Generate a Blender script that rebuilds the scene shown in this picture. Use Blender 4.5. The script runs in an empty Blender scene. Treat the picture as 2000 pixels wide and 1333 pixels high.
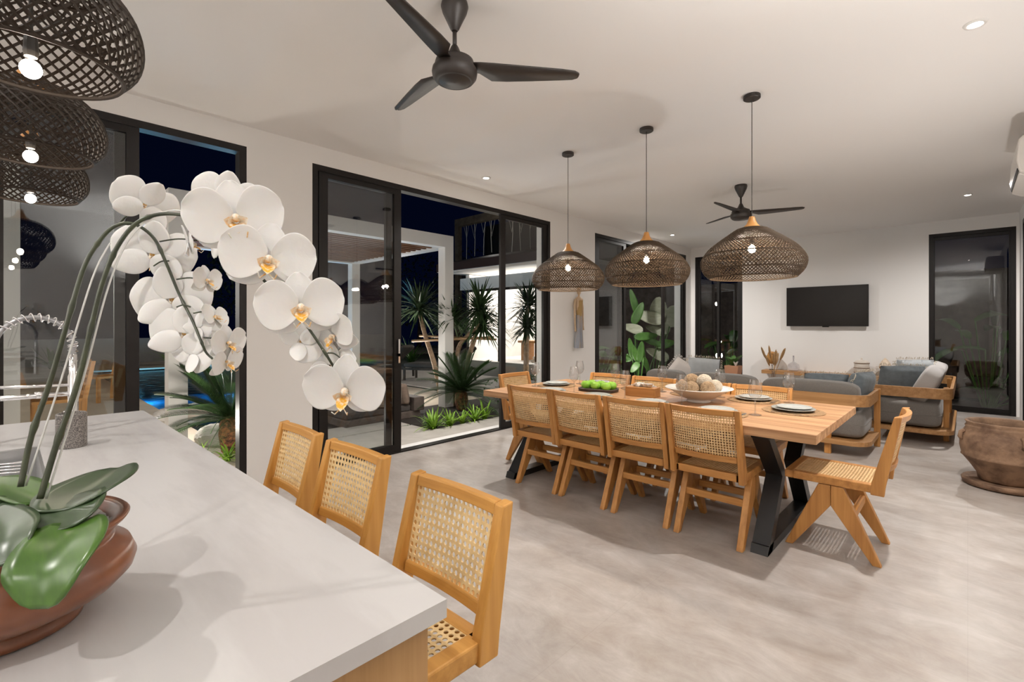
import bpy, math, random
from mathutils import Vector, Matrix
R = math.radians
PI = math.pi
random.seed(7)
sc = bpy.context.scene
COL = sc.collection

# ---------------------------------------------------------------- camera, world, exposure
F, CX, CY, H = 938.0, 1000.0, 635.0, 1.35
TH = math.atan2(890, 938)
S_, C_ = math.sin(TH), math.cos(TH)
cam = bpy.data.cameras.new('camera')
cam.sensor_width = 36.0
cam.lens = F / 2000 * 36
cam.shift_y = -(666.5 - CY) / 2000
cam.clip_start = 0.02
cam.clip_end = 200
camo = bpy.data.objects.new('camera', cam)
camo.location = (0, 0, H)
camo.rotation_euler = (R(90), 0, TH)
COL.objects.link(camo)
sc.camera = camo
sc.view_settings.view_transform = 'Standard'
sc.view_settings.look = 'None'
sc.view_settings.exposure = 0.30
sc.view_settings.gamma = 1.0
sc.view_settings.use_curve_mapping = False
sc.cycles.max_bounces = 8
sc.cycles.diffuse_bounces = 4
sc.cycles.glossy_bounces = 4
sc.cycles.transmission_bounces = 6
sc.cycles.transparent_max_bounces = 16
sc.cycles.sample_clamp_indirect = 4.0
sc.cycles.use_denoising = True
sc.cycles.caustics_reflective = False
sc.cycles.caustics_refractive = False

w = bpy.data.worlds.new('night_sky')
sc.world = w
w.use_nodes = True
nt = w.node_tree
nt.nodes['Background'].inputs[0].default_value = (0.10, 0.22, 1.0, 1)
nt.nodes['Background'].inputs[1].default_value = 0.006


def at(px, py, D):
    t = (px - CX) / F
    return Vector((D * (C_ * t - S_), D * (S_ * t + C_), H - (py - CY) * D / F))


def lamp(name, kind, loc, power, color=(1, .86, .7), size=.05, rot=None, spot=None, blend=.6, sx=None, sy=None):
    l = bpy.data.lights.new(name, kind)
    l.energy = power
    l.color = color
    if kind == 'AREA':
        l.shape = 'RECTANGLE'
        l.size = sx
        l.size_y = sy
    else:
        l.shadow_soft_size = size
    if kind == 'SPOT':
        l.spot_size = R(spot)
        l.spot_blend = blend
    o = bpy.data.objects.new(name, l)
    o.location = loc
    if rot:
        o.rotation_euler = rot
    COL.objects.link(o)
    return o


DL = [(0.03, 3.65), (-3.91, 3.70), (0.0, 8.38), (-3.92, 8.39)]        # downlights seen in the ceiling
DLK = [(0.03, -1.0), (-1.95, -1.0), (-3.91, -1.0)]                    # the same row over the kitchen, behind the camera
DC = (1, .955, .915)
for (x, y), p, sp in zip(DL, (200, 190, 235, 250), (135, 130, 172, 172)):
    lamp('downlight_lamp', 'SPOT', (x, y, 2.985), p, DC, .025, spot=sp, blend=.75 if sp < 150 else .9)
for (x, y), p in zip(DLK, (70, 75, 75)):
    lamp('downlight_lamp', 'SPOT', (x, y, 2.985), p, DC, .025, spot=135, blend=.75)
lamp('floor_fill_lamp', 'SPOT', (.36, 4.2, .30), 62, (1, .965, .93), .06, rot=(PI, 0, 0), spot=140, blend=1)  # added fill aimed up to brighten the ceiling towards the lounge
for x, y, rz in ((-3.2, -3.28, 0), (-.6, -3.28, 0), (.43, 1.3, 0)):
    lamp('wall_fill_lamp', 'SPOT', (x, y, 2.06), 240, (1, .975, .95), .06, rot=(PI, 0, 0), spot=168, blend=1)  # invented uplights out of view, added to lift the ceiling brightness
# garden lamps: pergola, building across the lawn, bed spots, pool lamps
for x, y in ((-7.0, 1.4), (-7.4, 4.9), (-9.2, 3.2)):
    lamp('pergola_lamp', 'POINT', (x, y, .7), 42, (1, .95, .88), .06)
for x, y in ((-13.3, 14.5), (-10.5, 14.5)):
    lamp('house_lamp', 'POINT', (x, y, 2.6), 130, (1, .95, .88), .1)
for x, y, z, p in ((-4.95, 4.3, 1.3, 14), (-5.0, 6.9, .5, 14), (-4.95, 8.9, .5, 7), (-5.05, 1.0, .45, 24), (-5.0, 2.3, .3, 8), (-12.0, -1.9, 2.2, 230), (-8.2, -1.6, 2.3, 90), (-3.9, 10.9, .3, 2), (-19.2, -2.4, 1.6, 100), (-10, 7.6, 2.0, 20), (-19.5, 7, 1.6, 60)):
    lamp('garden_lamp', 'POINT', (x, y, z), p, (1, .94, .85), .08)


# ---------------------------------------------------------------- mesh helpers


class MB:
    def __init__(s):
        s.v = []
        s.f = []

    def add(s, vs, fs):
        n = len(s.v)
        s.v.extend([tuple(v) for v in vs])
        s.f.extend([tuple(i + n for i in f) for f in fs])
        return s

    def box(s, x0, x1, y0, y1, z0, z1, M=None):
        vs = [Vector(p) for p in ((x0, y0, z0), (x1, y0, z0), (x1, y1, z0), (x0, y1, z0), (x0, y0, z1), (x1, y0, z1), (x1, y1, z1), (x0, y1, z1))]
        if M:
            vs = [M @ v for v in vs]
        return s.add(vs, [(0, 3, 2, 1), (4, 5, 6, 7), (0, 1, 5, 4), (1, 2, 6, 5), (2, 3, 7, 6), (3, 0, 4, 7)])

    def prism(s, pts, a0, a1, axis='x', M=None):
        """closed polygon pts extruded along axis; pts are the two other coordinates in order"""
        n = len(pts)

        def mk(p, a):
            if axis == 'x':
                return Vector((a, p[0], p[1]))
            if axis == 'y':
                return Vector((p[0], a, p[1]))
            return Vector((p[0], p[1], a))
        vs = [mk(p, a0) for p in pts] + [mk(p, a1) for p in pts]
        if M:
            vs = [M @ v for v in vs]
        fs = [tuple(range(n - 1, -1, -1)), tuple(range(n, 2 * n))]
        for i in range(n):
            j = (i + 1) % n
            fs.append((i, j, n + j, n + i))
        return s.add(vs, fs)

    def tube(s, path, rad, n=8, closed=False, caps=True):
        path = [Vector(p) for p in path]
        m = len(path)
        if not isinstance(rad, (list, tuple)):
            rad = [rad] * m
        tang = []
        for i in range(m):
            if closed:
                t = path[(i + 1) % m] - path[i - 1]
            else:
                t = path[min(i + 1, m - 1)] - path[max(i - 1, 0)]
            tang.append(t.normalized() if t.length > 1e-9 else Vector((0, 0, 1)))
        up = Vector((0, 0, 1)) if abs(tang[0].z) < .9 else Vector((1, 0, 0))
        nrm = tang[0].cross(up).normalized()
        vs = []
        for i in range(m):
            t = tang[i]
            nrm = (nrm - t * nrm.dot(t))
            nrm = nrm.normalized() if nrm.length > 1e-6 else t.orthogonal().normalized()
            b = t.cross(nrm)
            for k in range(n):
                a = 2 * PI * k / n
                vs.append(path[i] + (nrm * math.cos(a) + b * math.sin(a)) * rad[i])
        fs = []
        for i in range(m if closed else m - 1):
            j = (i + 1) % m
            for k in range(n):
                l = (k + 1) % n
                fs.append((i * n + k, i * n + l, j * n + l, j * n + k))
        if caps and not closed:
            fs.append(tuple(range(n - 1, -1, -1)))
            fs.append(tuple(range((m - 1) * n, m * n)))
        return s.add(vs, fs)

    def lathe(s, prof, n=32, c=(0, 0, 0), capb=False, capt=False):
        vs = []
        for r, z in prof:
            for k in range(n):
                a = 2 * PI * k / n
                vs.append((c[0] + r * math.cos(a), c[1] + r * math.sin(a), c[2] + z))
        fs = []
        m = len(prof)
        for i in range(m - 1):
            for k in range(n):
                l = (k + 1) % n
                fs.append((i * n + k, i * n + l, (i + 1) * n + l, (i + 1) * n + k))
        if capb:
            fs.append(tuple(range(n - 1, -1, -1)))
        if capt:
            fs.append(tuple(range((m - 1) * n, m * n)))
        return s.add(vs, fs)

    def grid(s, fn, nu, nv, closed_u=False):
        vs = []
        for i in range(nu + (0 if closed_u else 1)):
            for j in range(nv + 1):
                vs.append(fn(i / nu, j / nv))
        fs = []
        for i in range(nu):
            i2 = (i + 1) % nu if closed_u else i + 1
            for j in range(nv):
                a, b = i * (nv + 1) + j, i2 * (nv + 1) + j
                fs.append((a, b, b + 1, a + 1))
        return s.add(vs, fs)

    def superell(s, c, sx, sy, sz, e=.3, e2=None, n=20, m=12, M=None):
        e2 = e if e2 is None else e2

        def sp(v, p):
            return math.copysign(abs(v) ** p, v)

        def fn(u, v):
            a = 2 * PI * u
            b = -PI / 2 + PI * v
            cb = sp(math.cos(b), e2)
            p = Vector((sx / 2 * cb * sp(math.cos(a), e), sy / 2 * cb * sp(math.sin(a), e), sz / 2 * sp(math.sin(b), e2)))
            if M:
                p = M @ p
            return p + Vector(c)
        return s.grid(fn, n, m, True)

    def sweep(s, path, wd, z0, z1):
        """an upright board of thickness wd following a flat path"""
        m = len(path)
        vs = []
        for i in range(m):
            a = Vector(path[max(i - 1, 0)])
            b = Vector(path[min(i + 1, m - 1)])
            t = (b - a).normalized()
            nx, ny = -t.y, t.x
            x, y = path[i]
            h = wd / 2
            vs += [(x + nx * h, y + ny * h, z0), (x - nx * h, y - ny * h, z0), (x - nx * h, y - ny * h, z1), (x + nx * h, y + ny * h, z1)]
        fs = [(0, 1, 2, 3), tuple((m - 1) * 4 + k for k in (3, 2, 1, 0))]
        for i in range(m - 1):
            for k in range(4):
                l = (k + 1) % 4
                fs.append((i * 4 + k, (i + 1) * 4 + k, (i + 1) * 4 + l, i * 4 + l))
        return s.add(vs, fs)

    def blade(s, base, d, L, W, droop=.3, n=5, fold=.12, shape=None, roll=0., up=Vector((0, 0, 1))):
        base = Vector(base)
        d = Vector(d).normalized()
        side = d.cross(up)
        side = side.normalized() if side.length > 1e-4 else Vector((1, 0, 0))
        if roll:
            side = Matrix.Rotation(roll, 3, d) @ side
        nr = side.cross(d).normalized()
        vs = []
        for i in range(n + 1):
            t = i / n
            c = base + d * (L * t) + Vector((0, 0, -1)) * (droop * L * t * t)
            wd = W / 2 * (shape(t) if shape else max(.04, math.sin(PI * min(1, .12 + t * .88)) ** .6))
            vs += [c - side * wd + nr * (fold * wd), c, c + side * wd + nr * (fold * wd)]
        fs = []
        for i in range(n):
            a = i * 3
            fs += [(a, a + 1, a + 4, a + 3), (a + 1, a + 2, a + 5, a + 4)]
        return s.add(vs, fs)

    def obj(s, name, mat, parent=None, loc=None, smooth=False, bevel=0, subs=0, solid=0, seg=2, rot=None):
        me = bpy.data.meshes.new(name)
        me.from_pydata(s.v, [], s.f)
        me.validate()
        if smooth:
            me.polygons.foreach_set('use_smooth', [True] * len(me.polygons))
        me.materials.append(mat)
        me.update()
        o = bpy.data.objects.new(name, me)
        COL.objects.link(o)
        if parent:
            o.parent = parent
        if loc is not None:
            o.location = loc
        if rot is not None:
            o.rotation_euler = rot
        if solid:
            m = o.modifiers.new('solid', 'SOLIDIFY')
            m.thickness = solid
            m.offset = 0
        if bevel:
            m = o.modifiers.new('bevel', 'BEVEL')
            m.width = bevel
            m.segments = seg
            m.limit_method = 'ANGLE'
            m.angle_limit = R(40)
            m.harden_normals = False
        if subs:
            m = o.modifiers.new('sub', 'SUBSURF')
            m.levels = subs
            m.render_levels = subs
        return o


def tag(o, label, cat, group=None, kind=None):
    if label:
        o['label'] = label
    if cat:
        o['category'] = cat
    if group:
        o['group'] = group
    if kind:
        o['kind'] = kind
    return o


def thing(name, label, cat, loc=(0, 0, 0), rz=0, group=None, kind=None):
    o = bpy.data.objects.new(name, None)
    o.empty_display_size = .1
    COL.objects.link(o)
    o.location = loc
    o.rotation_euler = (0, 0, rz)
    return tag(o, label, cat, group, kind)


def struct(o):
    o['kind'] = 'structure'
    return o


def kids(o):
    return [c for c in bpy.data.objects if c.parent == o]


def dup(root, loc, rz=None, label=None, group=None):
    r = root.copy()
    COL.objects.link(r)
    r.location = loc
    if rz is not None:
        r.rotation_euler = (0, 0, rz)
    if label:
        r['label'] = label
    if group:
        r['group'] = group
    for ch in kids(root):
        c = ch.copy()
        COL.objects.link(c)
        c.parent = r
        for g in kids(ch):
            d = g.copy()
            COL.objects.link(d)
            d.parent = c
    return r


# ---------------------------------------------------------------- materials


def mat(name, col, rough=.5, metal=0., noise=None, bump=None, spec=.5, emit=None, estr=1., coat=0., sheen=0., trans=0., sub=0.):
    """noise = (scale xyz or s, second colour, low, high); bump = (scale, strength)"""
    m = bpy.data.materials.new(name)
    m.use_nodes = True
    t = m.node_tree
    b = t.nodes['Principled BSDF']
    c4 = lambda c: (c[0], c[1], c[2], 1)
    b.inputs['Base Color'].default_value = c4(col)
    b.inputs['Roughness'].default_value = rough
    b.inputs['Metallic'].default_value = metal
    b.inputs['Specular IOR Level'].default_value = spec
    b.inputs['Coat Weight'].default_value = coat
    b.inputs['Sheen Weight'].default_value = sheen
    b.inputs['Transmission Weight'].default_value = trans
    if sub:
        b.inputs['Subsurface Weight'].default_value = sub
        b.inputs['Subsurface Radius'].default_value = (.02, .015, .01)
    if emit:
        b.inputs['Emission Color'].default_value = c4(emit)
        b.inputs['Emission Strength'].default_value = estr
    if noise or bump:
        tc = t.nodes.new('ShaderNodeTexCoord')
    if noise:
        mp = t.nodes.new('ShaderNodeMapping')
        sc_ = noise[0] if isinstance(noise[0], tuple) else (noise[0],) * 3
        mp.inputs['Scale'].default_value = sc_
        nz = t.nodes.new('ShaderNodeTexNoise')
        nz.inputs['Scale'].default_value = 1
        nz.inputs['Detail'].default_value = 6
        nz.inputs['Roughness'].default_value = .6
        rp = t.nodes.new('ShaderNodeValToRGB')
        rp.color_ramp.elements[0].color = c4(noise[1])
        rp.color_ramp.elements[1].color = c4(col)
        rp.color_ramp.elements[0].position = noise[2] if len(noise) > 2 else .3
        rp.color_ramp.elements[1].position = noise[3] if len(noise) > 3 else .7
        t.links.new(tc.outputs['Object'], mp.inputs[0])
        t.links.new(mp.outputs[0], nz.inputs['Vector'])
        t.links.new(nz.outputs['Fac'], rp.inputs[0])
        t.links.new(rp.outputs[0], b.inputs['Base Color'])
    if bump:
        n2 = t.nodes.new('ShaderNodeTexNoise')
        n2.inputs['Scale'].default_value = bump[0]
        n2.inputs['Detail'].default_value = 3
        bp = t.nodes.new('ShaderNodeBump')
        bp.inputs['Strength'].default_value = bump[1]
        bp.inputs['Distance'].default_value = .01
        t.links.new(tc.outputs['Object'], n2.inputs['Vector'])
        t.links.new(n2.outputs['Fac'], bp.inputs['Height'])
        t.links.new(bp.outputs[0], b.inputs['Normal'])
    return m


def wood(name, a, b, axis, rough=.45, k=1.):
    s = {'x': (1.2, 30, 30), 'y': (30, 1.2, 30), 'z': (30, 30, 1.2)}[axis]
    return mat(name, a, rough, noise=(tuple(v * k for v in s), b, .32, .68))


def glassmat(name, tint=(1, 1, 1), ior=1.45, rough=0., extra=0.):
    m = bpy.data.materials.new(name)
    m.use_nodes = True
    t = m.node_tree
    t.nodes.clear()
    out = t.nodes.new('ShaderNodeOutputMaterial')
    tr = t.nodes.new('ShaderNodeBsdfTransparent')
    tr.inputs[0].default_value = (*tint, 1)
    gl = t.nodes.new('ShaderNodeBsdfGlossy')
    gl.inputs['Roughness'].default_value = rough
    lw = t.nodes.new('ShaderNodeLayerWeight')
    lw.inputs['Blend'].default_value = .5
    pw = t.nodes.new('ShaderNodeMath')
    pw.operation = 'POWER'
    pw.inputs[1].default_value = 4.2
    f0 = ((ior - 1) / (ior + 1)) ** 2 + extra
    ma = t.nodes.new('ShaderNodeMath')
    ma.operation = 'MULTIPLY_ADD'
    ma.use_clamp = True
    ma.inputs[1].default_value = 1 - f0
    ma.inputs[2].default_value = f0
    mx = t.nodes.new('ShaderNodeMixShader')
    t.links.new(lw.outputs['Facing'], pw.inputs[0])
    t.links.new(pw.outputs[0], ma.inputs[0])
    t.links.new(ma.outputs[0], mx.inputs[0])
    t.links.new(tr.outputs[0], mx.inputs[1])
    t.links.new(gl.outputs[0], mx.inputs[2])
    t.links.new(mx.outputs[0], out.inputs[0])
    return m


TK, TKD = (.56, .27, .075), (.36, .15, .035)
M = {
    'wall': mat('wall_paint', (.81, .795, .775), .7, bump=(60, .02)),
    'ceil': mat('ceiling_paint', (.86, .845, .83), .8),
    'black': mat('black_aluminium', (.009, .007, .006), .45, spec=.25),
    'fan': mat('fan_bronze', (.022, .016, .013), .42),
    'steel': mat('black_steel', (.007, .007, .0075), .4),
    'chrome': mat('chrome', (.85, .85, .86), .12, 1.),
    'silver': mat('cutlery_steel', (.6, .59, .57), .22, 1.),
    'sink': mat('brushed_steel', (.62, .62, .62), .35, 1.),
    'tx': wood('teak_x', TK, TKD, 'x'), 'ty': wood('teak_y', TK, TKD, 'y'), 'tz': wood('teak_z', TK, TKD, 'z'),
    'sx': wood('stool_teak_x', (.64, .33, .085), (.46, .21, .04), 'x'), 'sy': wood('stool_teak_y', (.64, .33, .085), (.46, .21, .04), 'y'), 'sz': wood('stool_teak_z', (.64, .33, .085), (.46, .21, .04), 'z'),
    'table': mat('table_teak', (.56, .33, .17), .5, noise=((1.0, 26, 26), (.30, .145, .06), .36, .64)),
    'sofawood': wood('sofa_teak', (.46, .25, .10), (.30, .14, .045), 'x', .5),
    'oak': wood('island_oak', (.50, .30, .13), (.37, .20, .075), 'z', .5),
    'cane': mat('cane', (.78, .55, .29), .55, noise=(45, (.60, .38, .17))),
    'cane2': mat('cane_light', (.86, .66, .36), .55, noise=(45, (.70, .48, .22))),
    'rattan': mat('dark_rattan', (.048, .031, .018), .7, spec=.2),
    'krattan': mat('black_rattan', (.022, .014, .009), .6, spec=.3),
    'cap': mat('cap_wood', (.60, .29, .08), .45, noise=((20, 20, 3), (.45, .20, .05))),
    'cord': mat('cord', (.035, .03, .025), .6),
    'bulb': mat('lit_bulb', (1, .9, .75), .3, emit=(1, .86, .70), estr=800),
    'kbulb': mat('lit_kitchen_bulb', (1, .9, .75), .3, emit=(1, .86, .70), estr=90),
    'dl': mat('lit_downlight', (1, 1, 1), .3, emit=(1, .95, .90), estr=40),
    'ring': mat('downlight_ring', (.75, .73, .70), .4),
    'plate': mat('stoneware_plate', (.50, .52, .50), .25, noise=(60, (.42, .44, .42))),
    'plate2': mat('stoneware_bowl_plate', (.36, .37, .34), .3, noise=(60, (.28, .29, .27))),
    'mat': mat('woven_seagrass', (.44, .27, .13), .85, noise=(70, (.16, .09, .04)), bump=(160, .5)),
    'apple': mat('green_apple', (.19, .50, .03), .28, noise=(18, (.34, .62, .08))),
    'stalk': mat('stalk_brown', (.08, .05, .02), .7),
    'traydark': mat('dark_tray_wood', (.045, .028, .02), .5),
    'boxwood': wood('tissue_box_teak', (.50, .24, .07), (.34, .14, .035), 'x', .45),
    'tissue': mat('white_tissue', (.85, .83, .80), .9),
    'bowl': mat('white_glaze', (.80, .76, .72), .22),
    'ballA': mat('tan_twine', (.50, .36, .22), .9, noise=(70, (.22, .14, .08)), bump=(90, 1.)),
    'ballB': mat('cream_twine', (.74, .68, .58), .9, noise=(70, (.50, .43, .33)), bump=(90, 1.)),
    'quartz': mat('white_quartz', (.585, .57, .56), .26, noise=((1.0, 5, 3), (.53, .51, .50), .40, .52)),
    'terra': mat('polished_terracotta', (.22, .080, .034), .28, noise=(9, (.12, .040, .018))),
    'terraold': mat('aged_clay', (.27, .165, .10), .8, noise=(6, (.10, .055, .033), .35, .60), bump=(25, .6)),
    'moss': mat('white_moss', (.62, .60, .57), .95, noise=(40, (.35, .34, .30)), bump=(60, 1.)),
    'leaf': mat('orchid_leaf', (.040, .068, .028), .30, noise=((30, 30, 30), (.025, .045, .018))),
    'leafb': mat('orchid_leaf_bright', (.060, .135, .014), .30, noise=((8, 50, 8), (.030, .075, .008))),
    'stem': mat('orchid_stem', (.020, .024, .013), .3, noise=(30, (.045, .055, .025))),
    'stake': mat('clear_stake', (.75, .75, .72), .15),
    'petal': mat('white_petal', (.84, .83, .81), .55, sub=.12, bump=(55, .12)),
    'lip': mat('orchid_lip', (.92, .88, .78), .5, noise=(60, (.82, .40, .02), .40, .54)),
    'granite': mat('speckled_granite', (.30, .27, .25), .55, noise=(320, (.03, .026, .024), .4, .6)),
    'glass': glassmat('window_glass', (.90, .91, .91), 1.5, 0, .02),
    'drink': glassmat('wine_glass', (.93, .93, .93), 1.5, .0, .12),
    'grey': mat('grey_canvas', (.19, .175, .158), .95, noise=(140, (.14, .128, .115)), sheen=.2),
    'greyl': mat('light_grey_canvas', (.42, .40, .39), .95, sheen=.2),
    'blue': mat('blue_grey_cotton', (.165, .195, .215), .95, noise=(12, (.10, .12, .135)), sheen=.2),
    'pblue': mat('pale_blue_cotton', (.50, .53, .55), .95, noise=(10, (.42, .45, .47)), sheen=.2),
    'pwhite': mat('white_cotton', (.72, .68, .65), .95, sheen=.2),
    'pdark': mat('printed_linen', (.20, .18, .16), .95, noise=(25, (.42, .36, .28), .45, .55)),
    'fringe': mat('cream_fringe', (.60, .53, .43), .95),
    'tv': mat('tv_screen', (.010, .008, .007), .3, spec=.25),
    'gold': mat('carved_yellow_wood', (.45, .22, .05), .5, noise=(14, (.26, .11, .025))),
    'shell': mat('pale_shell', (.72, .62, .50), .6, noise=(30, (.5, .36, .24))),
    'grass_dry': mat('dried_grass', (.42, .26, .12), .9),
    'vglass': glassmat('pale_vase_glass', (.93, .93, .95), 1.5, .02, .08),
    'jar': mat('cream_jar', (.66, .60, .53), .6, noise=(9, (.52, .46, .40))),
    'jarband': mat('brown_jar_band', (.23, .15, .10), .7),
    'basket': mat('dark_wicker', (.09, .055, .03), .8, noise=(50, (.03, .02, .012))),
    'ac': mat('ac_plastic', (.74, .71, .67), .35),
    'dark': mat('dark_slot', (.01, .009, .008), .6),
    'stat': mat('pale_carved_wood', (.62, .47, .32), .6, noise=((14, 14, 5), (.42, .28, .17))),
    'statv': mat('ochre_carved_wood', (.42, .28, .10), .6, noise=((14, 14, 5), (.30, .18, .07))),
    'statb': mat('washed_blue_wood', (.24, .26, .30), .7, noise=((30, 30, 3), (.34, .28, .22), .4, .6)),
    'white': mat('white_render', (.80, .78, .75), .75),
    'slat': mat('pergola_slat_wood', (.30, .135, .06), .5, noise=((25, 1.5, 25), (.12, .045, .018))),
    'roof': mat('dark_red_fascia', (.055, .022, .016), .6),
    'darkwood': mat('dark_old_timber', (.05, .038, .028), .8, noise=(6, (.02, .016, .012))),
    'bark': mat('pale_bark', (.42, .29, .19), .85, noise=((12, 12, 30), (.20, .13, .08)), bump=(30, .8)),
    'bamboo': mat('bamboo_pole', (.50, .32, .16), .6, noise=((6, 30, 30), (.30, .18, .09))),
    'cycbark': mat('cycad_bark', (.30, .12, .05), .9, noise=(30, (.05, .022, .012), .4, .6)),
    'g1': mat('dracaena_leaf', (.045, .085, .030), .4, noise=(14, (.022, .045, .017))),
    'g2': mat('cycad_leaf', (.050, .105, .030), .38, noise=(14, (.022, .052, .016))),
    'g3': mat('lime_leaf', (.30, .50, .05), .45, noise=(10, (.11, .24, .02))),
    'g4': mat('broad_green_leaf', (.055, .14, .022), .4, noise=(8, (.03, .08, .014))),
    'g5': mat('pale_leaf_back', (.32, .33, .25), .55, noise=((5, 5, 14), (.20, .22, .14))),
    'g6': mat('dark_tree_leaf', (.012, .022, .010), .7),
    'soil': mat('dark_soil', (.03, .022, .018), .95),
    'lawn': mat('night_lawn', (.012, .020, .010), .95, noise=(30, (.007, .012, .006))),
    'conc': mat('pale_concrete', (.52, .49, .45), .8, noise=(5, (.42, .39, .35))),
    'trav': mat('travertine', (.55, .47, .37), .7, noise=(1.6, (.40, .34, .27))),
    'gwall': mat('grey_garden_wall', (.23, .225, .215), .85, noise=(2, (.18, .175, .165))),
    'stone': mat('dark_stone', (.13, .10, .085), .85, noise=(9, (.07, .055, .045))),
    'pool': mat('blue_pool_tile', (.02, .26, .60), .5, noise=(6, (.012, .18, .46))),
    'mag': mat('magenta_petal', (.50, .03, .20), .5),
}

# floor: pale honed stone with fine streaks and hairline joints


def floor_mat():
    m = mat('honed_stone_floor', (.50, .455, .415), .38)
    t = m.node_tree
    b = t.nodes['Principled BSDF']
    tc = t.nodes.new('ShaderNodeTexCoord')
    mp = t.nodes.new('ShaderNodeMapping')
    mp.inputs['Scale'].default_value = (1.6, 3.6, 1)
    mp.inputs['Rotation'].default_value = (0, 0, R(14))
    n1 = t.nodes.new('ShaderNodeTexNoise')
    n1.inputs['Scale'].default_value = 1.6
    n1.inputs['Detail'].default_value = 12
    n1.inputs['Roughness'].default_value = .72
    n1.inputs['Distortion'].default_value = .8
    n2 = t.nodes.new('ShaderNodeTexNoise')
    n2.inputs['Scale'].default_value = 3.2
    n2.inputs['Detail'].default_value = 9
    n2.inputs['Roughness'].default_value = .65
    r1 = t.nodes.new('ShaderNodeValToRGB')
    r1.color_ramp.elements[0].position = .3
    r1.color_ramp.elements[0].color = (.335, .300, .272, 1)
    r1.color_ramp.elements[1].position = .68
    r1.color_ramp.elements[1].color = (.50, .468, .442, 1)
    r2 = t.nodes.new('ShaderNodeValToRGB')
    r2.color_ramp.elements[0].position = .3
    r2.color_ramp.elements[0].color = (.76, .705, .66, 1)
    r2.color_ramp.elements[1].position = .65
    r2.color_ramp.elements[1].color = (1, 1, 1, 1)
    mx = t.nodes.new('ShaderNodeMix')
    mx.data_type = 'RGBA'
    mx.blend_type = 'MULTIPLY'
    mx.inputs[0].default_value = 1
    br = t.nodes.new('ShaderNodeTexBrick')
    br.inputs['Color1'].default_value = (1, 1, 1, 1)
    br.inputs['Color2'].default_value = (1, 1, 1, 1)
    br.inputs['Mortar'].default_value = (.93, .925, .92, 1)
    br.inputs['Scale'].default_value = 1
    br.inputs['Brick Width'].default_value = 1.2
    br.inputs['Row Height'].default_value = 1.2
    br.inputs['Mortar Size'].default_value = .002
    br.offset = 0
    mx2 = t.nodes.new('ShaderNodeMix')
    mx2.data_type = 'RGBA'
    mx2.blend_type = 'MULTIPLY'
    mx2.inputs[0].default_value = 1
    L = t.links.new
    L(tc.outputs['Object'], mp.inputs[0])
    L(mp.outputs[0], n1.inputs['Vector'])
    L(tc.outputs['Object'], n2.inputs['Vector'])
    L(tc.outputs['Object'], br.inputs['Vector'])
    L(n1.outputs['Fac'], r1.inputs[0])
    L(n2.outputs['Fac'], r2.inputs[0])
    L(r1.outputs[0], mx.inputs[6])
    L(r2.outputs[0], mx.inputs[7])
    L(mx.outputs[2], mx2.inputs[6])
    L(br.outputs['Color'], mx2.inputs[7])
    L(mx2.outputs[2], b.inputs['Base Color'])
    mr = t.nodes.new('ShaderNodeMapRange')
    mr.inputs[3].default_value = .28
    mr.inputs[4].default_value = .5
    L(n1.outputs['Fac'], mr.inputs[0])
    L(mr.outputs[0], b.inputs['Roughness'])
    return m


M['floor'] = floor_mat()


def water_mat():
    m = glassmat('pool_water', (.45, .85, 1.0), 1.33, .05)
    t = m.node_tree
    for nd in t.nodes:
        if nd.type == 'MATH' and nd.operation == 'POWER':
            nd.inputs[1].default_value = 11
    n = t.nodes.new('ShaderNodeTexNoise')
    n.inputs['Scale'].default_value = 3.5
    n.inputs['Detail'].default_value = 3
    bp = t.nodes.new('ShaderNodeBump')
    bp.inputs['Strength'].default_value = .35
    bp.inputs['Distance'].default_value = .05
    tc = t.nodes.new('ShaderNodeTexCoord')
    t.links.new(tc.outputs['Object'], n.inputs['Vector'])
    t.links.new(n.outputs['Fac'], bp.inputs['Height'])
    for nd in t.nodes:
        if nd.type in ('BSDF_GLOSSY', 'LAYER_WEIGHT'):
            t.links.new(bp.outputs[0], nd.inputs['Normal'])
    return m


M['water'] = water_mat()

# ---------------------------------------------------------------- room shell
WX, EX, NY, SY, CH, DH, TW = -4.34, .55, 10.2, -3.4, 3.0, 2.83, .26
struct(MB().box(WX, EX, SY, NY, -.2, 0).obj('floor', M['floor']))
struct(MB().box(WX - TW, EX + TW, SY - .2, NY + TW, CH, CH + .25).obj('ceiling', M['ceil']))
# left (garden) wall with three openings
OPL = [(-.14, 1.376), (1.926, 5.374), (6.508, 9.947)]
b = MB()
ys = [SY] + [v for o in OPL for v in o] + [NY + TW]
for i in range(0, len(ys), 2):
    b.box(WX - TW, WX, ys[i], ys[i + 1], -.2, CH)
for a_, c_ in OPL:
    b.box(WX - TW, WX, a_, c_, DH, CH)
    b.box(WX - TW, WX, a_, c_, -.2, -.001)
struct(b.obj('wall_left', M['wall']))
# far wall with two windows
OPF = [(-4.25, -3.288), (-.453, .517)]
b = MB()
xs = [WX, -4.25, -3.288, -.453, .517, EX + TW]
b.box(xs[0], xs[1], NY, NY + TW, -.2, CH)
b.box(xs[2], xs[3], NY, NY + TW, -.2, CH)
b.box(xs[4], xs[5], NY, NY + TW, -.2, CH)
for a_, c_ in OPF:
    b.box(a_, c_, NY, NY + TW, DH - .03, CH)
    b.box(a_, c_, NY, NY + TW, -.2, 0)
struct(b.obj('wall_far', M['wall']))
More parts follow.
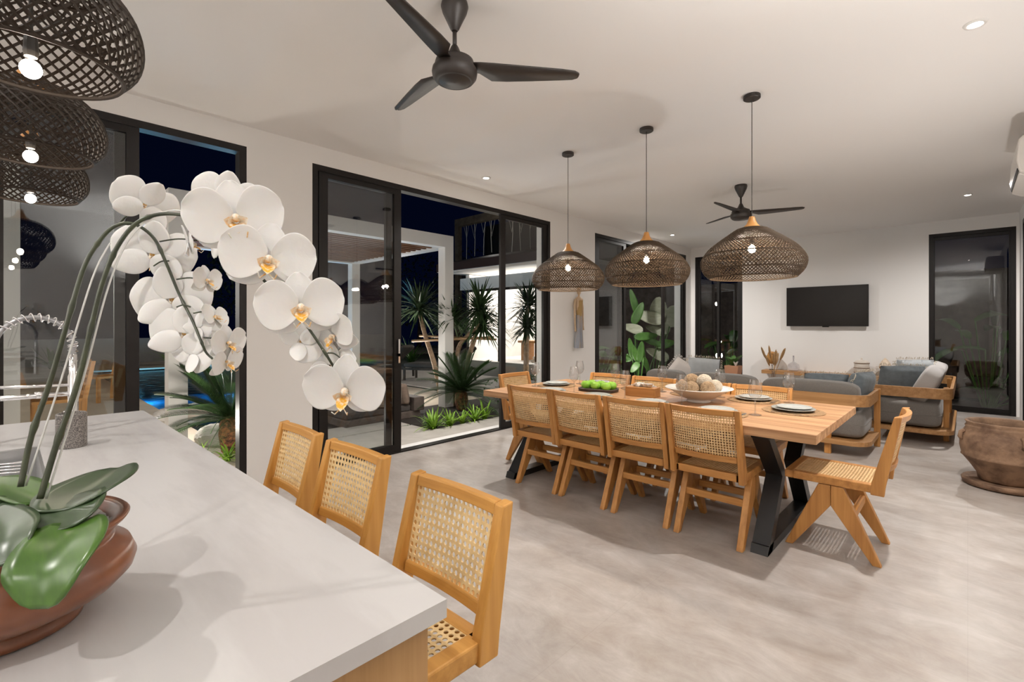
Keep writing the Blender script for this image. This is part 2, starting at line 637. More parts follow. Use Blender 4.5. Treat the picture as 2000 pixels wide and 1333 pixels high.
# right wall with a glazed opening near the far corner
b = MB()
b.box(EX, EX + TW, SY, 7.1, -.2, CH)
b.box(EX, EX + TW, 9.7, NY, -.2, CH)
b.box(EX, EX + TW, 7.1, 9.7, DH - .03, CH)
b.box(EX, EX + TW, 7.1, 9.7, -.2, 0)
struct(b.obj('wall_right', M['wall']))
struct(MB().box(WX - TW, EX + TW, SY - .2, SY, -.2, CH).obj('wall_back', M['wall']))


def opening(name, axis, pos, a0, a1, h, panels, depth=.10):
    """black aluminium frame in a wall opening; panels = (start, end, offset across the wall, bottom rail)"""
    root = struct(thing(name, None, None))
    fw = .055

    def bx(mb, p0, p1, q0, q1, z0, z1):
        if axis == 'y':
            mb.box(q0, q1, p0, p1, z0, z1)
        else:
            mb.box(p0, p1, q0, q1, z0, z1)
    s = -1 if axis == 'y' and pos < 0 else 1
    q0, q1 = sorted((pos + s * .002, pos + s * (depth + .002)))
    f = MB()
    bx(f, a0, a0 + fw, q0, q1, 0, h)
    bx(f, a1 - fw, a1, q0, q1, 0, h)
    bx(f, a0 + fw, a1 - fw, q0, q1, h - fw, h)
    bx(f, a0 + fw, a1 - fw, q0, q1, 0, .012)
    f.obj('frame', M['black'], root)
    for p0, p1, off, sw in panels:
        c = pos + s * off
        m = MB()
        zb, zt = .012, h - fw
        bx(m, p0, p0 + sw, c - .018, c + .018, zb, zt)
        bx(m, p1 - sw, p1, c - .018, c + .018, zb, zt)
        bx(m, p0 + sw, p1 - sw, c - .018, c + .018, zt - .05, zt)
        bx(m, p0 + sw, p1 - sw, c - .018, c + .018, zb, zb + .075)
        pn = m.obj('sliding_panel', M['black'], root)
        g = MB()
        bx(g, p0 + sw, p1 - sw, c - .004, c + .004, zb + .075, zt - .05)
        g.obj('glass', M['glass'], pn)
    return root


d1 = opening('door_1', 'y', WX, -.14, 1.376, DH, [(-.085, .666, .032, .075), (-.085, .60, .076, .07)])
d2 = opening('door_2', 'y', WX, 1.926, 5.374, DH, [(1.981, 2.80, .076, .075), (1.995, 2.883, .032, .085), (4.383, 5.319, .032, .085)])
hd = MB().box(WX - .005, WX + .018, 2.83, 2.85, .95, 1.20).box(WX - .005, WX + .018, 2.83, 2.85, 1.02, 1.05)
hd.obj('handle', M['chrome'], [k for k in kids(d2) if k.name.startswith('sliding_panel')][1])
opening('door_3', 'y', WX, 6.508, 9.947, DH, [(6.563, 7.40, .076, .07), (6.57, 7.497, .032, .08), (8.90, 9.89, .032, .09)])
opening('window_1', 'x', NY, -4.25, -3.288, DH - .03, [(-4.195, -3.75, .04, .05), (-3.80, -3.345, .075, .05)])
opening('window_2', 'x', NY, -.453, .517, DH - .03, [(-.40, .462, .05, .02)])
opening('window_3', 'y', EX, 7.1, 9.7, DH - .03, [(7.155, 8.42, .04, .07), (8.38, 9.645, .076, .07)])

# ---------------------------------------------------------------- ceiling fixtures
ring = MB().lathe([(.030, -.004), (.034, -.010), (.046, -.010), (.052, 0)], 28)
dlt = thing('downlight', 'recessed downlight at the right of the ceiling, nearest the kitchen', 'downlight', (DL[0][0], DL[0][1], CH), 0, 'recessed ceiling downlights')
ring.obj('trim_ring', M['ring'], dlt, smooth=True)
MB().lathe([(.0005, -.006), (.031, -.006)], 28).obj('lit_lens', M['dl'], dlt)
for (x, y), lb in zip(DL[1:] + DLK, ['recessed downlight by the garden doors, beside the wide door', 'recessed downlight over the lounge, right side near the far window', 'recessed downlight over the far left lounge corner',
                                    'recessed downlight over the kitchen, right side', 'recessed downlight over the kitchen, middle', 'recessed downlight over the kitchen, garden side']):
    dup(dlt, (x, y, CH), None, lb)


for x, y, a, lb in ((-3.2, SY, 0, 'added white fill uplight on the back kitchen wall, garden side'), (-.6, SY, 0, 'added white fill uplight on the back kitchen wall, right side'), (EX, 1.3, R(90), 'added white fill uplight on the right wall, out of view')):
    u = thing('fill_wall_uplight', lb, 'wall lamp', (x, y, 2.0), a, 'added ceiling fill uplights in the kitchen')  # made-up fixture for an added ceiling fill light, outside the frame
    MB().box(-.06, .06, .001, .02, -.09, .04).obj('backplate', M['white'], u)
    MB().lathe([(.012, -.09), (.050, -.05), (.066, 0), (.070, .04), (.066, .04), (.060, 0), (.044, -.045), (.001, -.07)], 24, (0, .10, 0)).obj('cup_shade', M['white'], u, smooth=True)
    MB().box(-.01, .01, .02, .06, -.075, -.055).obj('arm', M['white'], u)


fu = thing('fill_floor_uplight', 'added low white fill uplight, out of view by the right wall beside the dining table', 'floor lamp', (.36, 4.2, 0))  # unseen fixture invented to hold the added fill spot
MB().lathe([(.001, 0), (.09, 0), (.09, .02), (.02, .03), (.02, .16), (.001, .16)], 24).obj('base', M['white'], fu, smooth=True)
MB().lathe([(.015, .16), (.07, .20), (.085, .27), (.080, .27), (.062, .205), (.001, .175)], 24).obj('cup_shade', M['white'], fu, smooth=True)


def make_fan(loc, a0, label):
    t = thing('ceiling_fan', label, 'fan', loc, 0, 'black three-blade ceiling fans')
    MB().lathe([(.001, 0), (.066, 0), (.070, -.02), (.062, -.05), (.022, -.135), (.014, -.145)], 32).obj('canopy', M['fan'], t, smooth=True)
    MB().tube([(0, 0, -.13), (0, 0, -.245)], .011, 12).obj('rod', M['fan'], t, smooth=True)
    MB().lathe([(.012, -.215), (.020, -.228), (.034, -.262), (.066, -.284), (.096, -.298), (.101, -.315), (.102, -.330), (.113, -.340), (.116, -.358), (.112, -.380), (.098, -.398), (.086, -.405), (.083, -.401), (.079, -.406), (.001, -.411)], 40).obj('motor_housing', M['fan'], t, smooth=True)
    for k in range(3):
        a = a0 + k * 2 * PI / 3
        prof = [(.09, -.030, .036), (.13, -.034, .040), (.20, -.085, .040), (.28, -.082, .038), (.42, -.066, .034), (.56, -.048, .030), (.63, -.038, .024), (.655, -.025, .010), (.66, -.012, -.002)]
        vs = []
        for r, l, u in prof:
            for y_ in (-u, -(l + u) / 2, -l):
                vs.append(Vector((r, y_, -.325 - y_ * .20 + (.004 if y_ == -(l + u) / 2 else 0) + .05 * (r - .1) * .3)))
        mrot = Matrix.Rotation(a, 3, 'Z')
        vs = [mrot @ v for v in vs]
        fs = []
        for i in range(len(prof) - 1):
            for j in range(2):
                q = i * 3 + j
                fs.append((q, q + 3, q + 4, q + 1))
        MB().add(vs, fs).obj('blade', M['fan'], t, smooth=True, solid=.007)
    return t


make_fan((-1.907, 1.583, CH), R(52), 'black three-blade ceiling fan nearest the kitchen counter')
make_fan((-1.942, 5.972, CH), R(25), 'black three-blade ceiling fan over the lounge behind the dining pendants')


def lattice(prof, N, twist, rad, n=22, sides=4):
    # resample profile by length
    pts = [Vector(p) for p in prof]
    ls = [0]
    for i in range(1, len(pts)):
        ls.append(ls[-1] + (pts[i] - pts[i - 1]).length)
    tot = ls[-1]

    def ev(s):
        s = min(s, tot - 1e-6)
        for i in range(1, len(pts)):
            if s <= ls[i]:
                k = (s - ls[i - 1]) / (ls[i] - ls[i - 1])
                p0 = pts[max(i - 2, 0)]
                p1, p2 = pts[i - 1], pts[i]
                p3 = pts[min(i + 1, len(pts) - 1)]
                return .5 * ((2 * p1) + (p2 - p0) * k + (2 * p0 - 5 * p1 + 4 * p2 - p3) * k * k + (3 * p1 - p0 - 3 * p2 + p3) * k ** 3)
    rs = [ev(tot * i / n) for i in range(n + 1)]
    mb = MB()
    for k in range(N):
        for sg in (1, -1):
            ph = 2 * PI * k / N
            path = []
            a = ph
            for i, p in enumerate(rs):
                if i:
                    ds = tot / n
                    a += sg * twist * ds / max(.07, (rs[i].x + rs[i - 1].x) / 2)
                off = .0012 * sg
                path.append(((p.x + off) * math.cos(a), (p.x + off) * math.sin(a), p.y))
            mb.tube(path, rad, sides, caps=False)
    return mb, rs


def rings(zs, rs, rad):
    mb = MB()
    for i in zs:
        p = rs[i]
        mb.tube([(p.x * math.cos(a * PI / 24), p.x * math.sin(a * PI / 24), p.y) for a in range(48)], rad, 5, closed=True)
    return mb


def make_pendant(name, prof, capz, bulbz, N, twist, rad, label, loc, group, ringi, bm='bulb'):
    t = thing(name, label, 'pendant lamp', loc, 0, group)
    MB().lathe([(.001, 0), (.055, 0), (.057, -.004), (.057, -.024), (.052, -.028), (.001, -.028)], 28).obj('ceiling_rose', M['fan'], t, smooth=False)
    MB().tube([(0, 0, -.02), (0, 0, capz + .075)], .0028, 6).obj('cord', M['cord'], t)
    MB().lathe([(.001, capz + .083), (.017, capz + .081), (.021, capz + .07), (.026, capz + .05), (.038, capz + .025), (.060, capz + .004), (.062, capz), (.001, capz - .002)], 28).obj('wooden_cap', M['cap'], t, smooth=True)
    mb, rs = lattice(prof, N, twist, rad)
    sh = mb.obj('shade', M['rattan' if bm == 'bulb' else 'krattan'], t)
    rings(ringi, rs, rad * 1.5).obj('hoop', M['rattan' if bm == 'bulb' else 'krattan'], sh)
    MB().tube([(0, 0, capz), (0, 0, bulbz + .03)], .004, 6).lathe([(.012, bulbz + .075), (.014, bulbz + .04), (.012, bulbz + .028)], 12, capb=True, capt=True).obj('lamp_holder', M['cord'], t)
    bs = .050 if bm == 'bulb' else .040
    MB().superell((0, 0, bulbz), bs, bs, bs * 1.06, 1, n=16, m=10).obj('bulb', M[bm], t, smooth=True)
    return t


DP = [(.058, -.955), (.095, -.960), (.155, -1.0), (.222, -1.048), (.286, -1.10), (.333, -1.165), (.343, -1.21), (.325, -1.265), (.285, -1.31)]
p1 = make_pendant('pendant_lamp', DP, -.953, -1.106, 84, .95, .0029, 'woven dining pendant nearest the right end of the table', (-1.125, 3.69, CH), 'woven pendants over the dining table', [0, 4, 9, 14, 19, 22])
dup(p1, (-1.956, 3.70, CH), .3, 'woven dining pendant in the middle of the three over the table')
dup(p1, (-2.780, 3.71, CH), .7, 'woven dining pendant nearest the garden doors')
KP = [(.045, -.80), (.10, -.81), (.16, -.85), (.195, -.90), (.207, -.955), (.198, -1.005), (.168, -1.045)]
k1 = make_pendant('kitchen_pendant', KP, -.798, -1.055, 44, .95, .0034, 'woven dome pendant over the counter, largest and nearest the camera', (-1.58, .04, CH), 'woven pendants over the kitchen counter', [0, 6, 12, 22], 'kbulb')
dup(k1, (-2.40, .06, CH), .3, 'woven dome pendant over the counter, middle of its row')
dup(k1, (-3.20, .08, CH), .7, 'woven dome pendant over the counter, the one by the sliding door')

# ---------------------------------------------------------------- cane and chairs


def cane(nx, ny, fn, th=.0016, hole=.355):
    mb = MB()
    oc = [(math.cos(PI / 4 * k), math.sin(PI / 4 * k)) for k in range(8)]
    sq = [(1, 0), (1, 1), (0, 1), (-1, 1), (-1, 0), (-1, -1), (0, -1), (1, -1)]
    for i in range(nx):
        for j in range(ny):
            cu, cv = (i + .5) / nx, (j + .5) / ny
            vs = []
            for sd in (1, -1):
                for a, b_ in sq:
                    vs.append(fn(cu + a * .5 / nx, cv + b_ * .5 / ny, sd * th))
                for a, b_ in oc:
                    vs.append(fn(cu + a * hole / nx, cv + b_ * hole / ny, sd * th))
            fs = []
            for k in range(8):
                l = (k + 1) % 8
                fs.append((k, l, 8 + l, 8 + k))
                fs.append((16 + l, 16 + k, 24 + k, 24 + l))
                fs.append((8 + k, 8 + l, 24 + l, 24 + k))
            mb.add(vs, fs)
    return mb


def make_chair(name, label, cat, w_, sz, tz, lz, dep, lean, bow, mats, cn, group, cell, stool=False, bk=.02):
    mx, my, mz = mats
    t = thing(name, label, cat, (0, 0, 0), 0, group)
    hw = w_ / 2
    ry, fy = -dep / 2, dep / 2
    # seat frame and cane seat
    f = MB()
    rw = .045
    f.box(-hw + .032, hw - .032, ry + .005, ry + rw, sz - .047, sz)
    f.box(-hw + .008, hw - .008, fy - rw, fy, sz - .047, sz)
    f.box(-hw + .008, -hw + .008 + rw, ry + .005, fy - rw, sz - .047, sz)
    f.box(hw - .008 - rw, hw - .008, ry + .005, fy - rw, sz - .047, sz)
    f.obj('seat_frame', mx, t, bevel=.005)
    x0, x1, y0, y1 = -hw + .05, hw - .05, ry + .042, fy - .042
    nx, ny = round((x1 - x0) / cell), round((y1 - y0) / cell)
    cane(nx, ny, lambda u, v, o: Vector((x0 + (x1 - x0) * u, y0 + (y1 - y0) * v, sz - .004 - .006 * math.sin(PI * u) * math.sin(PI * v) + o))).obj('cane_seat', cn, t)
    # posts
    zb = sz - .055
    yt = ry - lean
    for s in (-1, 1):
        xo, xi = s * hw, s * (hw - .032)
        MB().prism([(ry - .012, zb), (ry + .050, zb), (ry + .046, sz + .01), (yt + .030, tz - .004), (yt - .006, tz), (ry - .018, sz)], min(xo, xi), max(xo, xi), 'x').obj('back_post', mz, t, bevel=.004)

    def yb(z):
        return ry + .012 + (yt - ry) * (z - sz) / (tz - sz)

    def rail(z0, z1, th):
        m = MB()
        n = 12
        vs = []
        for i in range(n + 1):
            u = i / n
            x = -hw + .034 + (w_ - .068) * u
            o = -bow * (1 - (2 * u - 1) ** 2)
            for z, q in ((z0, -th), (z0, th), (z1, th), (z1, -th)):
                vs.append((x, yb(z) + o + q, z))
        fs = [(0, 1, 2, 3), tuple(n * 4 + k for k in (3, 2, 1, 0))]
        for i in range(n):
            for k in range(4):
                l = (k + 1) % 4
                fs.append((i * 4 + k, (i + 1) * 4 + k, (i + 1) * 4 + l, i * 4 + l))
        return m.add(vs, fs)
    rh = .036 if not stool else .030
    rail(tz - rh - .004, tz - .003, .014).obj('top_rail', mx, t, bevel=.004)
    rail(lz, lz + rh, .013).obj('lower_rail', mx, t, bevel=.004)
    bx0, bx1, bz0, bz1 = -hw + .032, hw - .032, lz + rh - .004, tz - rh
    nx, nz = round((bx1 - bx0) / cell), round((bz1 - bz0) / cell)

    def bf(u, v, o):
        z = bz0 + (bz1 - bz0) * v
        return Vector((bx0 + (bx1 - bx0) * u, yb(z) - bow * (1 - (2 * u - 1) ** 2) + .004 + o, z))
    cane(nx, nz, bf).obj('cane_back', cn, t)
    # legs: two leaning members meeting under the seat on each side
    top = sz - .05
    ai = top - .12 if not stool else top - .16
    for s in (-1, 1):
        a, b_ = sorted((s * (hw - .050), s * (hw - .012)))
        MB().prism([(.001, top), (.062, top), (dep / 2, 0), (dep / 2 - .042, 0), (.001, ai)], a, b_, 'x').obj('leg', mz, t, bevel=.004)
        MB().prism([(-.062, top), (-.001, top), (-.001, ai), (-dep / 2 + .042, 0), (-dep / 2, 0)], a, b_, 'x').obj('leg', mz, t, bevel=.004)
    zc = .25 if not stool else .22
    k = 1 - zc / top
    for s in (-1, 1):
        yc = s * (.032 + (dep / 2 - .021 - .032) * k)
        MB().box(-hw + .048, hw - .048, yc - .014, yc + .014, zc - .022, zc + .022).obj('stretcher', mx, t, bevel=.003)
    return t


dm = (M['tx'], M['ty'], M['tz'])
ORD = ['nearest the right end', 'second from the right end', 'third from the right end', 'nearest the garden end']
NX = [-1.18, -1.657, -2.13, -2.594]
ch = make_chair('dining_chair', 'cane-backed dining chair on the kitchen side, ' + ORD[0], 'chair', .455, .455, .850, .525, .48, .085, .030, dm, M['cane'], 'cane-backed chairs around the dining table', .0158)
ch.location = (NX[0], 3.235, 0)
for i in (1, 2, 3):
    dup(ch, (NX[i], 3.235, 0), R((0, 1.5, -1, .8)[i]), 'cane-backed dining chair on the kitchen side, ' + ORD[i])
for i, x in enumerate((-1.225, -1.70, -2.18, -2.66)):
    dup(ch, (x, 3.965, 0), PI + R((1, -1, 0, 1.2)[i]), 'cane-backed dining chair on the sofa side, ' + ORD[i])
dup(ch, (-.585, 3.55, 0), PI / 2, 'teak dining chair seen side-on at the right end of the table')
dup(ch, (-3.13, 3.67, 0), -PI / 2 + R(2), 'teak and cane dining chair at the garden end of the table')
sm = (M['sx'], M['sy'], M['sz'])
st = make_chair('bar_stool', 'teak and cane bar stool at the counter corner, nearest the camera', 'bar stool', .392, .605, .910, .640, .40, .060, .010, sm, M['cane2'], 'cane-backed stools along the counter', .0190, True)
st.location = (-1.018, .607, 0)
st.rotation_euler = (0, 0, PI)
dup(st, (-1.596, .625, 0), PI + R(1.5), 'teak and cane bar stool in the middle of the three at the counter')
dup(st, (-2.098, .630, 0), PI - R(1), 'teak and cane bar stool farthest along the counter, by the garden wall')

# ---------------------------------------------------------------- dining table
TX0, TX1, TY0, TY1, TZ = -3.175, -.585, 2.97, 4.222, .76
dt = thing('dining_table', 'long teak plank dining table on black steel X legs', 'table', (-1.88, 3.6, 0))
b = MB()
npk = 10
pw = (TY1 - TY0) / npk
for i in range(npk):
    y0 = TY0 - 3.6 + i * pw
    b.box(TX0 + 1.88, TX1 + 1.88, y0 + .0012, y0 + pw - .0012, TZ - .052, TZ)
b.obj('table_top', M['table'], dt, bevel=.0025)
for s in (-1, 1):
    MB().box(-1.15 , 1.15, s * .30 - .03, s * .30 + .03, TZ - .09, TZ - .0525).obj('apron_beam', M['table'], dt)
for xc in (-.890, -2.92):
    m = MB()
    cx = xc + 1.88
    xa, xb = cx - .048, cx + .048
    yn, yf, wy0, wy1 = 3.045 - 3.6, 4.15 - 3.6, 3.36 - 3.6, 3.84 - 3.6
    th = .075
    zt = TZ - .0525
    zw = .40
    m.prism([(yn, 0), (yn + th * 1.2, 0), (wy0 + th, zw), (yn + th * 1.2, zt), (yn, zt), (wy0 - .01, zw)], xa, xb, 'x')
    m.prism([(yf, 0), (yf, 0), (wy1 + .01, zw), (yf, zt), (yf - th * 1.2, zt), (wy1 - th, zw), (yf - th * 1.2, 0)][1:], xa, xb, 'x')
    m.prism([(yn, 0), (yf, 0), (yf - .02, .05), (yn + .02, .05)], xa, xb, 'x')
    m.prism([(yn + .02, zt - .03), (yf - .02, zt - .03), (yf, zt), (yn, zt)], xa, xb, 'x')
    m.obj('steel_leg', M['steel'], dt)

# ---------------------------------------------------------------- place settings
pl0 = tag(MB().lathe([(.001, .002), (.09, .002), (.125, .013), (.133, .016), (.130, .020), (.09, .008), (.001, .007)], 40).obj('dinner_plate', M['plate2'], smooth=True), 'x', 'plate', 'stoneware dinner plates')
sp0 = tag(MB().lathe([(.001, .001), (.07, .001), (.100, .009), (.107, .012), (.104, .015), (.07, .006), (.001, .006)], 40).obj('side_plate', M['plate'], smooth=True), 'x', 'plate', 'pale side plates')
mt0 = tag(MB().lathe([(.001, .0), (.185, .0), (.190, .003), (.185, .006), (.001, .006)], 48).obj('placemat', M['mat'], smooth=False), 'x', 'placemat', 'round woven placemats')


def tines():
    m = MB()
    m.prism([(-.095, .0), (-.02, 0), (.03, .004), (.03, .006), (-.02, .002), (-.095, .002)], -.004, .004, 'x')
    m.box(-.011, .011, .03, .055, .003, .005)
    for k in range(4):
        m.box(-.011 + k * .0063, -.0075 + k * .0063, .055, .095, .003, .005)
    return m


fk0 = tag(tines().obj('fork', M['silver']), 'x', 'fork', 'forks beside the plates')
kn0 = tag(MB().box(-.004, .004, -.10, -.01, 0, .003).prism([(-.008, -.01), (.008, -.01), (.009, .07), (.002, .105), (-.008, .08)], 0, .0022, 'z').obj('knife', M['silver']), 'x', 'knife', 'knives beside the plates')
gprof = [(.001, .001), (.020, .002), (.036, .004), (.038, .006), (.020, .008), (.006, .014), (.0042, .03), (.0042, .095), (.008, .104), (.022, .112), (.036, .128), (.0425, .148), (.041, .175), (.035, .21), (.031, .232)]
wg0 = tag(MB().lathe(gprof, 28).obj('wine_glass', M['drink'], smooth=True), 'x', 'glass', 'stemmed wine glasses')
SEAT = [('kitchen-side seat, ' + ORD[i], NX[i] - .035, 3.26, 0, 0, gx, 3.36) for i, gx in enumerate((-1.004, -1.498, -1.961, -2.453))]
SEAT += [('sofa-side seat, ' + ORD[i], x, 4.02, PI, 0, gx, gy) for i, (x, gx, gy) in enumerate(((-1.215, -.976, 4.06), (-1.69, -1.456, 3.99), (-2.17, -1.947, 3.97), (-2.64, -2.38, 3.90)))]
SEAT += [('right-end seat', -.865, 3.70, PI / 2, 0, None, None), ('garden-end seat', -2.90, 3.68, -PI / 2, 0, -3.01, 3.50)]
first = True


def put(src, loc, rz, label):
    o = src if 'used' not in src else src.copy()
    if 'used' in src:
        COL.objects.link(o)
        del o['used']
    src['used'] = 1
    o.location = loc
    o.rotation_euler = (0, 0, rz)
    o['label'] = label
    return o


for nm, x, y, rz, _, gx, gy in SEAT:
    put(mt0, (x, y, TZ), rz, 'round woven placemat at the ' + nm)
    put(pl0, (x, y, TZ + .006), rz, 'grey stoneware dinner plate at the ' + nm)
    put(sp0, (x + .006, y, TZ + .0215), rz, 'pale side plate stacked at the ' + nm)
    c, s = math.cos(rz), math.sin(rz)
    put(fk0, (x - .155 * c, y - .155 * s, TZ + .006), rz, 'silver fork at the ' + nm)
    put(kn0, (x + .155 * c, y + .155 * s, TZ + .006), rz, 'silver knife at the ' + nm)
    if gx:
        put(wg0, (gx, gy, TZ), rz, 'stemmed wine glass at the ' + nm)
put(wg0, (-2.80, 3.93, TZ), 0, 'stemmed wine glass standing alone near the garden end, sofa side')
for o in (mt0, pl0, sp0, fk0, kn0, wg0):
    del o['used']

# apples on a dark tray
tr = MB()
tr.superell((0, 0, .006), .33, .19, .012, .25, .5, 32, 6)
for a in range(1):
    pts = []
    for k in range(40):
        q = 2 * PI * k / 40
        pts.append((.165 * math.copysign(abs(math.cos(q)) ** .4, math.cos(q)), .093 * math.copysign(abs(math.sin(q)) ** .4, math.sin(q)), .022))
    tr.tube(pts, .008, 6, closed=True)
    tr.tube([(p[0] * .98, p[1] * .98, .012) for p in pts], .008, 6, closed=True)
tag(tr.obj('apple_tray', M['traydark'], loc=(-2.385, 3.63, TZ), smooth=True, rot=(0, 0, R(8))), 'low dark wooden tray full of green apples on the dining table', 'tray')
ap = None
for i, (dx, dy) in enumerate(((-.105, -.04), (0, -.045), (.105, -.04), (-.10, .045), (.005, .04), (.11, .045))):
    loc = (-2.385 + dx, 3.63 + dy, TZ + .014)
    lb = 'green apple in the dark tray, ' + ['front left', 'front middle', 'front right', 'rear left', 'rear middle', 'rear right'][i]
    if ap is None:
        ap = tag(MB().lathe([(.001, .004), (.014, .0), (.030, .008), (.042, .030), (.043, .045), (.034, .066), (.018, .074), (.006, .070), (.001, .064)], 24).obj('apple', M['apple'], smooth=True, loc=loc), lb, 'apple', 'green apples in the tray')
        MB().tube([(0, 0, .064), (.002, 0, .082)], .0015, 5).obj('stalk', M['stalk'], ap)
    else:
        dup(ap, loc, i * 1.3, lb)
# tissue box
tb = thing('tissue_box', 'teak tissue box with white tissues on the dining table', 'tissue box', (-1.955, 3.635, TZ), R(4))
MB().box(-.125, .125, -.065, .065, 0, .075).obj('box_body', M['boxwood'], tb, bevel=.003)
m = MB()
for k in range(9):
    a = k * .7
    m.blade((-.07 + k * .017, .015 * math.sin(k * 2), .073), (math.cos(a) * .5, math.sin(a) * .4, .7), .055, .06, .2, 4, .5)
m.obj('tissue', M['tissue'], tb, smooth=True, solid=.001)
# decorative bowl with twine balls
tag(MB().lathe([(.001, .002), (.085, .0), (.088, .010), (.075, .018), (.120, .035), (.180, .072), (.225, .098), (.248, .106), (.245, .111), (.20, .100), (.12, .055), (.05, .035), (.001, .032)], 56).obj('decorative_bowl', M['bowl'], loc=(-1.50, 3.665, TZ), smooth=True), 'wide white footed bowl of twine balls on the dining table', 'bowl')


def ball(r, seed):
    rnd = random.Random(seed)
    import bmesh
    bm = bmesh.new()
    bmesh.ops.create_icosphere(bm, subdivisions=4, radius=r)
    mb = MB()
    for v in bm.verts:
        n = v.co.normalized()
        v.co = n * (r * (1 + .035 * math.sin(n.x * 31 + seed) * math.sin(n.y * 29) * math.sin(n.z * 33 + 1) + rnd.uniform(-.02, .02)))
    mb.v = [tuple(v.co) for v in bm.verts]
    mb.f = [tuple(v.index for v in f.verts) for f in bm.faces]
    bm.free()
    return mb


for i, (dx, dy, dz, r, mm, lb) in enumerate((
        (-.07, .04, .152, .056, 'ballA', 'tan twine ball on top at the left of the bowl'),
        (.035, .02, .158, .055, 'ballB', 'cream twine ball on top in the middle of the bowl'),
        (-.02, -.085, .108, .055, 'ballA', 'tan twine ball at the front of the bowl'),
        (.085, -.04, .112, .054, 'ballA', 'speckled twine ball low at the front right of the bowl'),
        (-.115, -.03, .112, .045, 'ballA', 'small tan twine ball low at the left of the bowl'),
        (.10, .065, .118, .053, 'ballB', 'cream twine ball low at the right of the bowl'),
        (-.02, .10, .115, .05, 'ballA', 'tan twine ball low at the back of the bowl'))):
    tag(ball(r, i + 3).obj('twine_ball', M[mm], loc=(-1.50 + dx, 3.665 + dy, TZ + dz), smooth=True), lb, 'decorative ball', 'twine balls in the white bowl')

# ---------------------------------------------------------------- kitchen island
KX0, KX1, KY0, KY1, KZ = -3.15, -.62, -.50, .498, .90
isl = thing('kitchen_island', 'oak-fronted kitchen island under the white worktop', 'kitchen island', (-1.9, 0, 0))
MB().box(1.237, 1.262, KY0 + .02, KY1 - .025, 0, KZ - .03).obj('end_panel', M['oak'], isl)
MB().box(-1.23, -1.205, KY0 + .02, KY1 - .025, 0, KZ - .03).obj('end_panel', M['oak'], isl)
MB().box(-1.204, 1.236, KY0 + .04, .13, .08, KZ - .25).box(-1.204, 1.236, KY0 + .08, .10, 0, .08).box(.0, 1.236, KY0 + .04, .13, KZ - .25, KZ - .03).box(-1.204, -.70, KY0 + .04, .13, KZ - .25, KZ - .03).obj('cabinet_body', M['oak'], isl)
# worktop with a sink cut-out
SX0, SX1, SY0, SY1 = -2.50, -1.97, -.34, .085
wt = thing('worktop', 'white veined quartz worktop of the kitchen island', 'worktop', (-1.9, 0, KZ))
b = MB()
b.box(SX1 + 1.9, KX1 + 1.9, KY0, KY1, -.03, 0).box(KX0 + 1.9, SX0 + 1.9, KY0, KY1, -.03, 0)
b.box(SX0 + 1.9, SX1 + 1.9, KY0, SY0, -.03, 0).box(SX0 + 1.9, SX1 + 1.9, SY1, KY1, -.03, 0)
b.obj('slab', M['quartz'], wt)
b = MB()
b.box(SX0, SX1, SY0, SY1, KZ - .20, KZ - .19)
b.box(SX0, SX0 + .008, SY0, SY1, KZ - .19, KZ - .003).box(SX1 - .008, SX1, SY0, SY1, KZ - .19, KZ - .003)
b.box(SX0 + .008, SX1 - .008, SY0, SY0 + .008, KZ - .19, KZ - .003).box(SX0 + .008, SX1 - .008, SY1 - .008, SY1, KZ - .19, KZ - .003)
tag(b.obj('sink', M['sink']), 'steel sink set into the white worktop by the faucet', 'sink')

# spring faucet
fa = thing('faucet', 'chrome spring pull-down faucet on the white worktop', 'faucet', (-2.66, .19, KZ))
MB().lathe([(.001, 0), (.030, 0), (.030, .008), (.017, .016), (.017, .24), (.013, .25), (.013, .33), (.001, .33)], 20).obj('post', M['chrome'], fa, smooth=True)
arc = []
for k in range(25):
    q = PI * k / 24
    arc.append(Vector((0, -.11 + .11 * math.cos(q), .36 + .12 * math.sin(q))))
spine = [Vector((0, 0, .26)), Vector((0, 0, .31))] + arc
cut = 22
m = MB()
pts = []
tot = 0
dense = []
for i in range(cut - 1):
    for j in range(14):
        dense.append(spine[i].lerp(spine[i + 1], j / 14))
turn = 0
for i in range(len(dense) - 1):
    t_ = (dense[i + 1] - dense[i])
    pitch = .0065 if dense[i].z < .37 and dense[i].y > -.01 else .022
    turn += t_.length / pitch * 2 * PI
    t_.normalize()
    n_ = Vector((1, 0, 0))
    b2 = t_.cross(n_)
    pts.append(dense[i] + (n_ * math.cos(turn) + b2 * math.sin(turn)) * .0155)
m.tube(pts, .0024, 5)
m.obj('coil_spring', M['chrome'], fa, smooth=True)
MB().tube(spine + [Vector((0, -.222, .30)), Vector((0, -.226, .24))], .0085, 10).obj('hose', mat('grey_hose', (.35, .35, .36), .35, .6), fa, smooth=True)
MB().lathe([(.013, .235), (.016, .225), (.016, .19), (.013, .185)], 16, (0, -.228, 0), True, True).lathe([(.018, .15), (.020, .14), (.020, .11), (.014, .10)], 16, (0, -.228, 0), True, True).obj('spray_head', M['chrome'], fa, smooth=True)
MB().lathe([(.0165, .184), (.0165, .151)], 16, (0, -.228, 0), True, True).lathe([(.021, .1), (.021, .06), (.018, .05)], 16, (0, -.228, 0), True, True).obj('spray_grip', M['dark'], fa, smooth=True)
MB().tube([(0, 0, .205), (0, -.215, .212)], .006, 8).tube([(0, 0, .170), (0, -.26, .170)], .010, 10).tube([(0, -.10, .16), (0, -.10, .185)], .013, 10).obj('support_arm', M['chrome'], fa, smooth=True)
MB().tube([(.0, .0, .06), (.06, -.02, .075), (.085, -.03, .11)], .006, 8).obj('lever', M['chrome'], fa, smooth=True)
